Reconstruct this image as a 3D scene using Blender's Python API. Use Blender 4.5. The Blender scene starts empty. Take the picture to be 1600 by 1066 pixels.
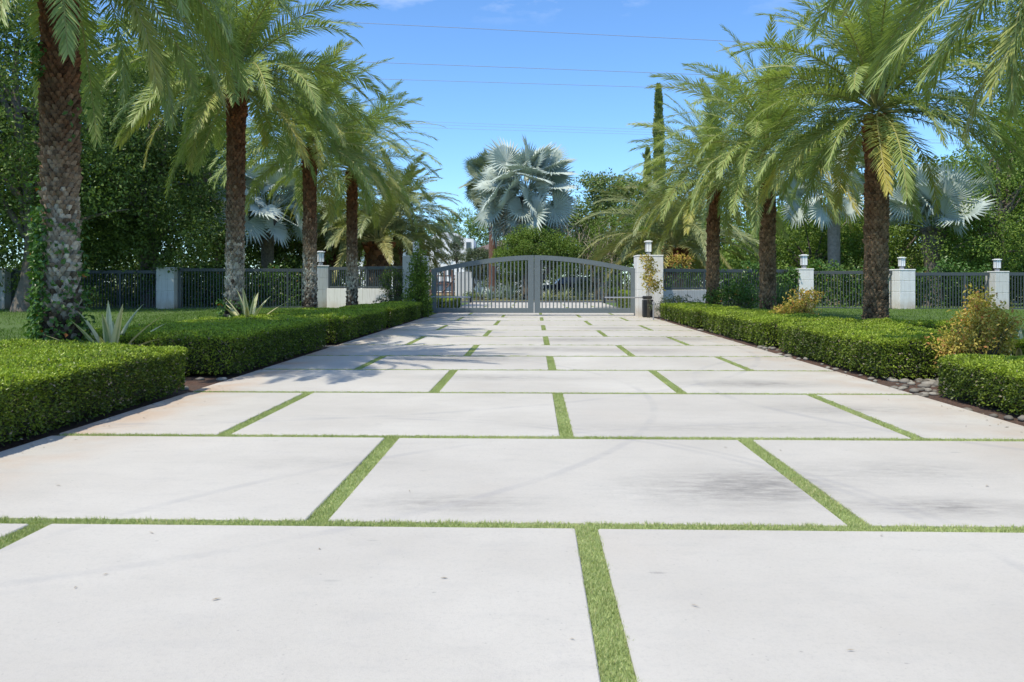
import bpy, math
import numpy as np
from math import radians as R, sin, cos, pi

C = bpy.context.scene.collection
F = 1200.0; HZ = 442.0; CX = 800.0; EYE = 1.4
TH = 0.0285                                   # the drive runs slightly to the right of the lens axis

def px(x, y, d):
    """point at depth d seen at photo pixel x,y"""
    return np.array([(x-CX)/F*d, d, EYE-(y-HZ)*d/F])
def XW(x, d): return (x-CX)/F*d
def ZW(y, d): return EYE-(y-HZ)*d/F
def dr(u, v, z=0.0):
    """drive coordinates: u across (right), v along"""
    return np.array([u*cos(TH)+v*sin(TH), v*cos(TH)-u*sin(TH), z])
def uv_of(X, Y):
    return X*cos(TH)-Y*sin(TH), X*sin(TH)+Y*cos(TH)

# ------------------------------------------------------------------ ground height
UL, UR = -4.42, 4.78                           # edges of the concrete drive
def sst(a, b, x):
    t = np.clip((x-a)/(b-a), 0, 1); return t*t*(3-2*t)
def gz_uv(u, v):
    e = np.where(u < 0, UL-u, u-UR)
    z = -0.05 + 0.03*sst(0, .3, e) + 0.27*sst(.9, 3.2, e)
    return -0.05 + (z+0.05)*(1-sst(40, 52, v))
def gz(X, Y):
    u, v = uv_of(X, Y); return float(gz_uv(np.array(u), np.array(v)))

# ------------------------------------------------------------------ mesh builder
class MB:
    def __init__(s): s.V=[]; s.Fq=[]; s.Ft=[]; s.n=0; s.aq=[]; s.at=[]
    def add(s, V, faces, rnd=0.5, age=0.0, mi=0):
        V = np.asarray(V, float).reshape(-1,3); faces = np.asarray(faces, int)
        m = len(faces)
        if m == 0: return
        a = np.empty((m,3)); a[:,0]=rnd; a[:,1]=age; a[:,2]=mi
        if faces.shape[1]==4: s.Fq.append(faces+s.n); s.aq.append(a)
        else: s.Ft.append(faces+s.n); s.at.append(a)
        s.V.append(V); s.n += len(V)
    def poly(s, V, polys, rnd=.5, age=0., mi=0):
        """mixed small faces: n-gons split into fans"""
        q=[p for p in polys if len(p)==4]; t=[]
        for p in polys:
            if len(p)==3: t.append(p)
            elif len(p)>4:
                for i in range(1,len(p)-1): t.append((p[0],p[i],p[i+1]))
        V=np.asarray(V,float).reshape(-1,3); b=s.n
        s.V.append(V); s.n+=len(V)
        for L,dst,att in ((q,s.Fq,s.aq),(t,s.Ft,s.at)):
            if L:
                f=np.array(L,int)+b; dst.append(f)
                a=np.empty((len(f),3)); a[:,0]=rnd;a[:,1]=age;a[:,2]=mi; att.append(a)
    def box(s, c, sz, rz=0., bev=0., rnd=.5, age=0., mi=0):
        hx,hy,hz = sz[0]/2,sz[1]/2,sz[2]/2
        if bev<=0:
            P=np.array([[x,y,z] for z in(-hz,hz) for y in(-hy,hy) for x in(-hx,hx)])
            f=[(0,2,3,1),(4,5,7,6),(0,1,5,4),(2,6,7,3),(0,4,6,2),(1,3,7,5)]
        else:
            b=min(bev,hx*.9,hy*.9,hz*.9); P=[];
            rings=[(-hz,b),(-hz+b,0),(hz-b,0),(hz,b)]
            for z,i in rings:
                x0,y0=hx-i,hy-i; k=b
                P+= [(x0,-y0+k,z),(x0,y0-k,z),(x0-k,y0,z),(-x0+k,y0,z),(-x0,y0-k,z),(-x0,-y0+k,z),(-x0+k,-y0,z),(x0-k,-y0,z)]
            P=np.array(P); f=[]
            for r in range(3):
                for i in range(8):
                    j=(i+1)%8; f.append((r*8+i,r*8+j,r*8+8+j,r*8+8+i))
            f.append(tuple(range(7,-1,-1))); f.append(tuple(range(24,32)))
        cr,sr=cos(rz),sin(rz)
        Q=np.stack([P[:,0]*cr-P[:,1]*sr,P[:,0]*sr+P[:,1]*cr,P[:,2]],1)+np.asarray(c,float)
        s.poly(Q,f,rnd,age,mi)
    def tube(s, pts, rad, n=8, rnd=.5, age=0., mi=0, cap=True):
        pts=np.asarray(pts,float); m=len(pts); rad=np.broadcast_to(np.asarray(rad,float),(m,))
        T=np.gradient(pts,axis=0); T/=np.linalg.norm(T,axis=1)[:,None]+1e-9
        ref=np.array([0,0,1.]) if abs(T[:,2]).mean()<.8 else np.array([1.,0,0])
        A=np.cross(T,ref); A/=np.linalg.norm(A,axis=1)[:,None]+1e-9
        B=np.cross(T,A)
        a=np.arange(n)*2*pi/n
        V=(pts[:,None,:]+rad[:,None,None]*(np.cos(a)[None,:,None]*A[:,None,:]+np.sin(a)[None,:,None]*B[:,None,:])).reshape(-1,3)
        i=np.arange(m-1)[:,None]*n; k=np.arange(n)[None,:]; k2=(k+1)%n
        f=np.stack([i+k,i+k2,i+n+k2,i+n+k],-1).reshape(-1,4)
        s.add(V,f,rnd,age,mi)
        if cap and n>2:
            for r,o in ((0,1),(m-1,-1)):
                s.poly(V[r*n:(r+1)*n][::o],[tuple(range(n))],rnd,age,mi)
    def prism(s, prof, y0, y1, mi=0, rnd=.5, f=None):
        """profile in x,z pushed along y (local), f maps points"""
        n=len(prof); V=[(p[0],y0,p[1]) for p in prof]+[(p[0],y1,p[1]) for p in prof]
        V=np.array(V,float)
        if f is not None: V=f(V)
        P=[tuple(range(n)),tuple(range(2*n-1,n-1,-1))]+[(i,i+n,(i+1)%n+n,(i+1)%n) for i in range(n)]
        s.poly(V,P,rnd,0,mi)
    def build(s, name, mats, parent=None, smooth=False, loc=None, rz=0.):
        me=bpy.data.meshes.new(name)
        V=np.concatenate(s.V) if s.V else np.zeros((0,3))
        nq=sum(len(f) for f in s.Fq); nt=sum(len(f) for f in s.Ft)
        me.vertices.add(len(V)); me.vertices.foreach_set('co',V.astype(np.float32).ravel())
        idx=[]
        if nq: idx.append(np.concatenate(s.Fq).ravel())
        if nt: idx.append(np.concatenate(s.Ft).ravel())
        idx=np.concatenate(idx) if idx else np.zeros(0,int)
        me.loops.add(len(idx)); me.loops.foreach_set('vertex_index',idx.astype(np.int32))
        me.polygons.add(nq+nt)
        st=np.concatenate([np.arange(nq)*4, nq*4+np.arange(nt)*3]).astype(np.int32)
        me.polygons.foreach_set('loop_start',st)
        att=np.concatenate(([np.concatenate(s.aq)] if nq else [])+([np.concatenate(s.at)] if nt else []))
        if not isinstance(mats,(list,tuple)): mats=[mats]
        for m in mats: me.materials.append(m)
        if len(mats)>1: me.polygons.foreach_set('material_index',att[:,2].astype(np.int32))
        me.polygons.foreach_set('use_smooth',np.full(nq+nt,bool(smooth)))
        for nm,k in (('rnd',0),('age',1)):
            a=me.attributes.new(nm,'FLOAT','FACE'); a.data.foreach_set('value',att[:,k].astype(np.float32))
        me.update(calc_edges=True); me.validate()
        o=bpy.data.objects.new(name,me); C.objects.link(o)
        if parent is not None: o.parent=parent
        if loc is not None: o.location=loc
        o.rotation_euler.z=rz
        return o

def tag(o,label=None,cat=None,group=None,kind=None):
    if label: o['label']=label
    if cat: o['category']=cat
    if group: o['group']=group
    if kind: o['kind']=kind
    return o
def empty(name,loc,rz=0.,**k):
    o=bpy.data.objects.new(name,None); C.objects.link(o); o.location=loc; o.rotation_euler.z=rz
    o.empty_display_size=.2; tag(o,**k); return o
def copy_tree(o,parent=None):
    c=o.copy(); C.objects.link(c)
    if parent is not None: c.parent=parent
    for ch in list(o.children): copy_tree(ch,c)
    return c

# ------------------------------------------------------------------ materials
def newmat(name):
    m=bpy.data.materials.new(name); m.use_nodes=True; nt=m.node_tree; nt.nodes.clear()
    out=nt.nodes.new('ShaderNodeOutputMaterial'); b=nt.nodes.new('ShaderNodeBsdfPrincipled')
    nt.links.new(b.outputs[0],out.inputs[0]); return m,nt,b,out
def N(nt,t,**k):
    n=nt.nodes.new(t)
    for a,v in k.items(): setattr(n,a,v)
    return n
def mixc(nt,fac,a,b,mode='MIX'):
    n=N(nt,'ShaderNodeMix',data_type='RGBA',blend_type=mode)
    for s,v in ((n.inputs[0],fac),(n.inputs[6],a),(n.inputs[7],b)):
        if hasattr(v,'links'): nt.links.new(v,s)
        else: s.default_value = v if not isinstance(v,tuple) else (*v,1)[:4]
    return n.outputs[2]
def mapr(nt,v,a,b,c=0.,d=1.):
    n=N(nt,'ShaderNodeMapRange'); nt.links.new(v,n.inputs[0])
    for i,x in enumerate((a,b,c,d)): n.inputs[i+1].default_value=x
    return n.outputs[0]
def math_(nt,op,a,b=None):
    n=N(nt,'ShaderNodeMath',operation=op)
    for i,v in enumerate((a,b)):
        if v is None: continue
        if hasattr(v,'links'): nt.links.new(v,n.inputs[i])
        else: n.inputs[i].default_value=v
    return n.outputs[0]
def noise(nt,scale,detail=4,rough=.55,vec=None,dim='3D'):
    n=N(nt,'ShaderNodeTexNoise'); n.inputs['Scale'].default_value=scale; n.inputs['Detail'].default_value=detail
    n.inputs['Roughness'].default_value=rough
    if vec is not None: nt.links.new(vec,n.inputs['Vector'])
    return n.outputs[0]
def objco(nt,scale=None):
    t=N(nt,'ShaderNodeTexCoord'); v=t.outputs['Object']
    if scale:
        m=N(nt,'ShaderNodeMapping'); m.inputs['Scale'].default_value=scale; nt.links.new(v,m.inputs[0]); v=m.outputs[0]
    return v
def bump(nt,b,h,strength=.3,dist=.01):
    n=N(nt,'ShaderNodeBump'); n.inputs['Strength'].default_value=strength; n.inputs['Distance'].default_value=dist
    nt.links.new(h,n.inputs['Height']); nt.links.new(n.outputs[0],b.inputs['Normal'])

def leafmat(name,c1,c2,age=None,trans=.3,rough=.45,spec=.4,tcol=None):
    m,nt,b,out=newmat(name)
    r=N(nt,'ShaderNodeAttribute',attribute_name='rnd'); a=N(nt,'ShaderNodeAttribute',attribute_name='age')
    col=mixc(nt,r.outputs['Fac'],c1,c2)
    if age: col=mixc(nt,a.outputs['Fac'],col,age)
    nt.links.new(col,b.inputs['Base Color']); b.inputs['Roughness'].default_value=rough
    b.inputs['Specular IOR Level'].default_value=spec
    if trans>0:
        t=N(nt,'ShaderNodeBsdfTranslucent'); tc=mixc(nt,1.0,col,tcol or (1.0,1.1,.45),'MULTIPLY'); nt.links.new(tc,t.inputs[0])
        mx=N(nt,'ShaderNodeMixShader'); mx.inputs[0].default_value=trans
        nt.links.new(b.outputs[0],mx.inputs[1]); nt.links.new(t.outputs[0],mx.inputs[2]); nt.links.new(mx.outputs[0],out.inputs[0])
    return m
def plain(name,c,rough=.6,var=.15,scale=3.,metal=0.,bmp=0.,bscale=40.,dirt=None,spec=.5):
    m,nt,b,out=newmat(name); v=objco(nt)
    n=noise(nt,scale,6,.6,v); k=mapr(nt,n,.3,.7)
    d=tuple(x*(1-var) for x in c); l=tuple(min(1,x*(1+var*.6)) for x in c)
    col=mixc(nt,k,d,l)
    if dirt:
        n2=noise(nt,scale*.7,8,.7,v); col=mixc(nt,mapr(nt,n2,.55,.8,0,.7),col,dirt)
    nt.links.new(col,b.inputs['Base Color']); b.inputs['Roughness'].default_value=rough; b.inputs['Metallic'].default_value=metal
    b.inputs['Specular IOR Level'].default_value=spec
    if bmp>0: bump(nt,b,noise(nt,bscale,5,.6,v),bmp,.01)
    return m
def scalemat(name,stops):
    """bark: age attribute (height) picks a tone between stops, rnd varies each scale"""
    m,nt,b,out=newmat(name)
    a=N(nt,'ShaderNodeAttribute',attribute_name='age'); r=N(nt,'ShaderNodeAttribute',attribute_name='rnd')
    cr=N(nt,'ShaderNodeValToRGB'); nt.links.new(a.outputs['Fac'],cr.inputs[0])
    e=cr.color_ramp.elements
    e[0].position,e[0].color=stops[0][0],(*stops[0][1],1); e[1].position,e[1].color=stops[-1][0],(*stops[-1][1],1)
    for p,c in stops[1:-1]:
        k=e.new(p); k.color=(*c,1)
    v=objco(nt,(1,1,.25)); n=noise(nt,22,5,.65,v)
    br=math_(nt,'MULTIPLY',mapr(nt,r.outputs['Fac'],0,1,.45,1.45),mapr(nt,n,.25,.75,.55,1.4))
    hs=N(nt,'ShaderNodeHueSaturation'); nt.links.new(cr.outputs[0],hs.inputs['Color']); nt.links.new(br,hs.inputs['Value'])
    nt.links.new(hs.outputs[0],b.inputs['Base Color']); b.inputs['Roughness'].default_value=.85; b.inputs['Specular IOR Level'].default_value=.15
    bump(nt,b,n,.6,.02)
    return m

M={}
M['palm_leaf']=leafmat('palm_leaflets',(.205,.275,.08),(.385,.46,.165),age=(.58,.45,.09),trans=.30,rough=.45,spec=.3)
M['rachis']=leafmat('palm_rachis',(.24,.25,.08),(.34,.32,.12),age=(.40,.25,.06),trans=0,rough=.5)
M['date_leaf']=leafmat('date_palm_leaflets',(.17,.21,.08),(.30,.33,.15),age=(.42,.32,.08),trans=.25,rough=.42)
M['silver']=leafmat('silver_fan_leaf',(.36,.42,.37),(.52,.58,.51),age=(.36,.31,.22),trans=.12,rough=.55,tcol=(.8,1.,.8))
M['green_fan']=leafmat('green_fan_leaf',(.20,.25,.17),(.31,.35,.24),age=(.35,.27,.13),trans=.2)
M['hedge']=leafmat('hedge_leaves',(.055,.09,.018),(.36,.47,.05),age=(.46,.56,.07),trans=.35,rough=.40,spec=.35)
M['hedge_core']=plain('hedge_twigs',(.035,.035,.018),.9,.4,20)
M['oak']=leafmat('dark_tree_leaves',(.065,.108,.028),(.185,.26,.062),age=(.28,.36,.08),trans=.28,rough=.42,spec=.25)
M['mid']=leafmat('bright_tree_leaves',(.10,.17,.03),(.24,.34,.065),age=(.32,.40,.08),trans=.32,rough=.45,spec=.25)
M['olive']=leafmat('greyish_leaves',(.075,.11,.06),(.14,.18,.09),trans=.25)
M['far']=leafmat('far_leaves',(.12,.18,.045),(.23,.31,.08),age=(.30,.22,.12),trans=.2)
M['cypress']=leafmat('cypress_leaves',(.13,.18,.06),(.24,.30,.10),trans=.15)
M['gold']=leafmat('golden_leaves',(.38,.36,.07),(.66,.50,.12),age=(.55,.24,.10),trans=.35)
M['vine']=leafmat('vine_leaves',(.05,.12,.022),(.13,.24,.045),age=(.42,.15,.03),trans=.3,rough=.35)
M['turf']=leafmat('turf_blades',(.30,.36,.12),(.52,.58,.26),age=(.58,.55,.30),trans=.25,rough=.55)
M['grass']=leafmat('lawn_blades',(.07,.13,.018),(.17,.27,.045),trans=.25,spec=.15)
M['agave']=leafmat('striped_leaf',(.19,.25,.10),(.26,.31,.14),age=(.62,.58,.33),trans=.1,rough=.45)
M['agave_blue']=leafmat('blue_succulent_leaf',(.19,.27,.24),(.30,.38,.33),age=(.4,.45,.33),trans=.08)
M['strap']=leafmat('strap_leaf',(.07,.12,.05),(.14,.20,.08),trans=.15)
M['dry']=leafmat('dry_stalks',(.22,.18,.12),(.40,.34,.25),trans=0)
M['palm_bark']=scalemat('boot_scales',[(0,(.05,.04,.03)),(.10,(.11,.085,.06)),(.22,(.50,.45,.36)),(.38,(.26,.185,.12)),(.6,(.15,.082,.045)),(.8,(.15,.064,.03)),(1,(.24,.085,.03))])
M['palm_bark_brown']=scalemat('brown_boot_scales',[(0,(.06,.045,.03)),(.15,(.17,.125,.08)),(.4,(.23,.15,.085)),(.7,(.16,.085,.042)),(1,(.19,.07,.027))])
M['palm_core']=plain('boot_fibre',(.045,.026,.015),.95,.4,30)
M['bark']=plain('grey_bark',(.16,.135,.105),.9,.5,9,bmp=.6)
M['redbark']=plain('reddish_bark',(.16,.085,.06),.9,.4,9,bmp=.6)
M['greybark']=plain('ringed_grey_bark',(.30,.26,.21),.9,.35,7,bmp=.5)
M['twig']=plain('twig_bark',(.10,.085,.06),.9,.4,12)
M['stucco']=plain('white_stucco',(.78,.78,.76),.85,.06,4,bmp=.15,bscale=120,dirt=(.62,.58,.50))
M['stucco2']=plain('weathered_stucco',(.68,.68,.65),.85,.12,3,bmp=.15,bscale=120,dirt=(.45,.36,.25))
def stucco(name,c,k):
    m,nt,b,out=newmat(name); v=objco(nt); sp=N(nt,'ShaderNodeSeparateXYZ'); nt.links.new(v,sp.inputs[0])
    st=noise(nt,5,6,.65,objco(nt,(3,3,.22))); n=noise(nt,3,7,.65,v)
    col=mixc(nt,mapr(nt,n,.35,.7,0,.5),c,tuple(x*.88 for x in c))
    col=mixc(nt,math_(nt,'MULTIPLY',mapr(nt,st,.5,.72),k),col,(.36,.34,.29))
    sb=math_(nt,'MULTIPLY',mapr(nt,sp.outputs[2],.55,.0),mapr(nt,n,.3,.6,.25,.9)); col=mixc(nt,sb,col,(.40,.31,.20))
    nt.links.new(col,b.inputs['Base Color']); b.inputs['Roughness'].default_value=.9; bump(nt,b,noise(nt,130,4,.6,v),.25,.006); M[name]=m
stucco('stucco',(.74,.735,.71),.35); stucco('stucco2',(.60,.595,.56),.7)
M['gate']=plain('gate_paint',(.125,.15,.16),.42,.07,6,dirt=(.13,.15,.16))
M['fence']=plain('fence_paint',(.06,.072,.078),.45,.1,6)
M['black']=plain('black_paint',(.02,.021,.024),.4,.2,8)
M['steel']=plain('brushed_steel',(.5,.5,.5),.35,.1,20,metal=.9)
M['lampglass']=plain('frosted_panel',(.78,.80,.80),.35,.03,3)
M['lampframe']=plain('lamp_frame',(.30,.30,.31),.4,.1,8)
M['brown']=plain('brown_paint',(.17,.10,.08),.6,.2,6)
M['roof']=plain('roof_tiles',(.15,.11,.095),.8,.35,6,bmp=.4,bscale=12)
M['white']=plain('house_white',(.80,.80,.79),.8,.03,2)
M['greypaint']=plain('house_grey',(.38,.39,.40),.7,.05,2)
M['glass']=plain('window_glass',(.03,.04,.05),.06,.1,1,spec=.8)
M['tyre']=plain('tyre_rubber',(.02,.02,.02),.85,.2,10)
M['rim']=plain('wheel_rim',(.35,.36,.37),.3,.1,10,metal=.8)
M['carGrey']=plain('car_paint_silver',(.16,.19,.22),.22,.03,1,metal=.3)
M['carDark']=plain('car_paint_dark',(.022,.026,.034),.18,.05,1)
M['red']=plain('tail_lamp',(.3,.01,.01),.2,.05,2)
M['wire']=plain('wire',(.26,.26,.28),.6,.05,1)
M['stone']=plain('river_stone',(.36,.35,.31),.75,.35,8,bmp=.2)
M['asphalt']=plain('asphalt',(.06,.06,.062),.9,.2,3,bmp=.3,bscale=60)

def ground_mats():
    # concrete
    m,nt,b,out=newmat('pale_concrete'); v=objco(nt)
    rnd=N(nt,'ShaderNodeAttribute',attribute_name='rnd')
    big=noise(nt,.55,5,.6,v); mid=noise(nt,3.2,7,.65,objco(nt,(1,2.4,1))); fine=noise(nt,95,4,.7,v); grit=noise(nt,420,2,.6,v)
    c=mixc(nt,mapr(nt,big,.34,.68),(.44,.418,.374),(.535,.514,.464))
    c=mixc(nt,mapr(nt,rnd.outputs['Fac'],0,1,.0,.42),c,(.41,.385,.35))
    c=mixc(nt,mapr(nt,mid,.50,.78,0,.34),c,(.355,.345,.33))
    c=mixc(nt,mapr(nt,fine,.54,.78,0,.42),c,(.31,.30,.29))
    gr=noise(nt,38,6,.85,v)
    c=mixc(nt,mapr(nt,gr,.50,.74,0,.42),c,(.30,.29,.275))
    c=mixc(nt,mapr(nt,grit,.66,.76,0,.35),c,(.24,.235,.225))
    # soot / tyre stains where they lie on the slabs
    sep=N(nt,'ShaderNodeSeparateXYZ'); nt.links.new(v,sep.inputs[0])
    sn=noise(nt,5.0,8,.75,objco(nt,(.8,2.6,1)))
    def stain(c,x,y,rx,ry,col,k,lo=.33,hi=.62):
        a=math_(nt,'POWER',math_(nt,'DIVIDE',math_(nt,'SUBTRACT',sep.outputs[0],x),rx),2.)
        bb=math_(nt,'POWER',math_(nt,'DIVIDE',math_(nt,'SUBTRACT',sep.outputs[1],y),ry),2.)
        d=math_(nt,'SQRT',math_(nt,'ADD',a,bb))
        g=mapr(nt,d,0,1.,1.,0.)
        f=math_(nt,'MULTIPLY',math_(nt,'MULTIPLY',g,mapr(nt,sn,lo,hi)),k)
        return mixc(nt,f,c,col)
    dk=(.14,.135,.13)
    for (ppx,ppy,rx,ry,k) in ((1120,765,1.0,.62,.62),(1190,760,.5,.5,.6),(1470,792,.85,.28,.75),(1420,735,.8,.5,.45),(700,785,.9,.3,.5),(720,560,2.2,1.2,.9),(1230,745,.9,.6,.4),
        (840,545,1.6,.9,.8),(1000,548,1.8,.9,.8),(1180,600,1.4,.5,.8),(780,590,1.8,.5,.6),(1330,640,1.3,.5,.6),(1140,668,2.4,.4,.35),(960,513,2.2,.9,.8),(890,531,2.,.9,.8),(1060,530,2.,1.2,.8),(520,722,1.2,.3,.25)):
        d=EYE*F/(ppy-HZ); u,vv=uv_of((ppx-CX)/F*d,d)
        c=stain(c,u,vv,rx,ry,dk,k)
    # soil washed onto both edges
    en=noise(nt,1.3,5,.6,v)
    el=math_(nt,'MULTIPLY',mapr(nt,sep.outputs[0],UL+1.0,UL,0,1),mapr(nt,en,.40,.62))
    er=math_(nt,'MULTIPLY',mapr(nt,sep.outputs[0],UR-1.5,UR,0,1),mapr(nt,en,.42,.66))
    c=mixc(nt,math_(nt,'MULTIPLY',el,.75),c,(.45,.30,.19)); c=mixc(nt,math_(nt,'MULTIPLY',er,.6),c,(.42,.33,.25))
    pn=noise(nt,.35,3,.5,objco(nt,(1,1,3)))
    c=mixc(nt,mapr(nt,pn,.56,.72,0,.16),c,(.46,.37,.29))
    # curved tyre marks
    for (cx,cy,r,w,k) in ((-1.9,3.6,4.3,.035,.26),(-1.9,3.6,4.42,.03,.2),(-5.2,9.5,6.6,.04,.26),(7.5,10.5,5.2,.05,.3),(-4.6,16.5,9.,.05,.3),(3.2,1.2,6.6,.04,.22)):
        a=math_(nt,'POWER',math_(nt,'SUBTRACT',sep.outputs[0],cx),2.); bb=math_(nt,'POWER',math_(nt,'SUBTRACT',sep.outputs[1],cy),2.)
        d=math_(nt,'ABSOLUTE',math_(nt,'SUBTRACT',math_(nt,'SQRT',math_(nt,'ADD',a,bb)),r))
        f=math_(nt,'MULTIPLY',mapr(nt,d,w*.6,w*1.4,k,0.),mapr(nt,en,.38,.6))
        c=mixc(nt,f,c,(.25,.25,.27))
    def scuffs(c,scale,th,k,asp):
        vo=N(nt,'ShaderNodeTexVoronoi'); vo.inputs['Scale'].default_value=scale
        nt.links.new(objco(nt,asp),vo.inputs['Vector']); q=N(nt,'ShaderNodeSeparateColor'); nt.links.new(vo.outputs['Color'],q.inputs[0])
        f=math_(nt,'MULTIPLY',mapr(nt,math_(nt,'ADD',vo.outputs['Distance'],math_(nt,'MULTIPLY',mapr(nt,fine,.3,.7,-1,1),.03)),th*.5,th,k,0.),mapr(nt,q.outputs[0],.62,.66))
        return mixc(nt,f,c,(.20,.195,.185))
    c=scuffs(c,2.6,.07,.45,(.55,1.6,1)); c=scuffs(c,7.,.06,.5,(.7,1.3,1)); c=scuffs(c,17.,.10,.4,(1,1,1))
    nt.links.new(c,b.inputs['Base Color']); b.inputs['Roughness'].default_value=.82; b.inputs['Specular IOR Level'].default_value=.25
    bump(nt,b,math_(nt,'ADD',fine,math_(nt,'MULTIPLY',grit,.6)),.35,.004)
    M['concrete']=m
    m,nt,b,out=newmat('mulch'); v=objco(nt); n=noise(nt,26,6,.75,v); n2=noise(nt,2,4,.6,v)
    c=mixc(nt,mapr(nt,n,.35,.68),(.03,.018,.013),(.16,.085,.055)); c=mixc(nt,mapr(nt,n2,.45,.7,0,.6),c,(.09,.07,.055))
    nt.links.new(c,b.inputs['Base Color']); b.inputs['Roughness'].default_value=.95; bump(nt,b,n,.9,.03); M['mulch']=m
    m,nt,b,out=newmat('lawn_soil'); v=objco(nt); n=noise(nt,60,6,.8,v); n2=noise(nt,.8,4,.6,v)
    c=mixc(nt,mapr(nt,n,.3,.7),(.04,.075,.012),(.11,.18,.032)); c=mixc(nt,mapr(nt,n2,.4,.7,0,.4),c,(.10,.16,.035))
    nt.links.new(c,b.inputs['Base Color']); b.inputs['Roughness'].default_value=.9; bump(nt,b,n,.8,.03); M['lawn']=m
    m,nt,b,out=newmat('rough_ground'); v=objco(nt); n=noise(nt,3,8,.75,v)
    c=mixc(nt,mapr(nt,n,.3,.7),(.10,.12,.035),(.24,.22,.08))
    nt.links.new(c,b.inputs['Base Color']); b.inputs['Roughness'].default_value=.95; bump(nt,b,n,.8,.05); M['rough']=m
    m,nt,b,out=newmat('turf_backing'); v=objco(nt); n=noise(nt,160,4,.8,v)
    c=mixc(nt,mapr(nt,n,.3,.7),(.12,.17,.05),(.30,.38,.14))
    nt.links.new(c,b.inputs['Base Color']); b.inputs['Roughness'].default_value=.9; M['turfbase']=m
ground_mats()

# ------------------------------------------------------------------ leaves
def unit(a): return a/(np.linalg.norm(a,axis=-1,keepdims=True)+1e-9)
def rdir(rng,n): return unit(rng.normal(size=(n,3)))
def leaves(mb,P,D,Nn,ln,wd,rnd,age=0.,mi=0,fold=.25):
    """one folded diamond blade per leaf"""
    n=len(P); D=unit(D); S=unit(np.cross(D,Nn)); U=np.cross(S,D)
    ln=np.broadcast_to(ln,(n,))[:,None]; wd=np.broadcast_to(wd,(n,))[:,None]
    mid=P+D*ln*.45
    V=np.stack([P,mid+S*wd*.5+U*wd*fold,P+D*ln,mid-S*wd*.5+U*wd*fold],1).reshape(-1,3)
    f=np.arange(n*4).reshape(-1,4)
    mb.add(V,f,rnd,age,mi)

def clusters(mb,rng,cent,rad,per,ln,wd,mi=0,agep=.06,up=.45,flat=.75):
    """leaf clumps round given centres; leaves sit mostly on the clump's outside"""
    n=len(cent); k=np.repeat(np.arange(n),per)
    d=rdir(rng,len(k)); r=rng.uniform(.35,1.05,len(k))**.6
    sc=np.asarray(rad)[k][:,None]
    P=cent[k]+d*r[:,None]*sc*np.array([1,1,flat])
    D=unit(d*.7+rdir(rng,len(k))*.9+np.array([0,0,-.15]))
    Nn=unit(rdir(rng,len(k))*.8+d*.4+np.array([0,0,up]))
    tone=np.clip(rng.normal(.5,.27,n)[k]+rng.normal(0,.2,len(k)),0,1)
    age=(rng.random(len(k))<agep)*rng.uniform(.4,1,len(k))
    s=rng.uniform(.7,1.25,len(k))
    leaves(mb,P,D,Nn,ln*s,wd*s,tone,age,mi)

def blob_centres(rng,blobs,n,inner=.5):
    vol=np.array([b[3]*b[4]*b[5] for b in blobs]); k=rng.choice(len(blobs),n,p=vol/vol.sum())
    B=np.array(blobs,float)[k]; d=rdir(rng,n); r=rng.uniform(inner,1.,n)**.7
    return B[:,:3]+d*r[:,None]*B[:,3:]

def tree(name,label,cat,X,Y,blobs,ncl,per,rad,leaf,mat,bark,seed,group=None,trunk_r=.18,stems=1,inner=.45,agep=.06,zb=None,up=.45):
    """blobs are relative to the base: (x,y,z,rx,ry,rz)"""
    rng=np.random.default_rng(seed); z0=gz(X,Y) if zb is None else zb
    root=empty(name,(X,Y,z0),label=label,cat=cat,group=group)
    t=MB(); top=max(b[2] for b in blobs); low=min(b[2]-b[5] for b in blobs)
    cen=blob_centres(rng,blobs,ncl,inner)
    for s in range(stems):
        o=np.array([rng.normal(0,.25),rng.normal(0,.25),-.1]) if stems>1 else np.array([0,0,-.1])
        e=np.array([rng.normal(0,.3),rng.normal(0,.3),top])+o*2
        hh=np.linspace(0,1,9)[:,None]; p=o+(e-o)*hh+np.stack([np.sin(hh[:,0]*5+s)*.12*top/4,np.cos(hh[:,0]*4+s)*.1*top/4,hh[:,0]*0],1)
        t.tube(p,trunk_r*(1-.75*hh[:,0])*(1+.6*np.exp(-hh[:,0]*14)),9)
        for j in range(min(14,ncl//8)):
            c=cen[rng.integers(ncl)]; k=rng.integers(2,7); a=p[k]; m=(a+c)/2+np.array([0,0,.15*np.linalg.norm(c-a)])
            q=np.array([a*(1-w)**2+2*m*w*(1-w)+c*w*w for w in np.linspace(0,1,7)])
            t.tube(q,np.linspace(trunk_r*.42,trunk_r*.08,7),6)
    t.build('trunk',bark,root,smooth=True)
    m=MB(); clusters(m,rng,cen,rad*rng.uniform(.7,1.3,ncl),per,leaf[0],leaf[1],agep=agep,up=up)
    m.build('crown',mat,root)
    return root

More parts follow.
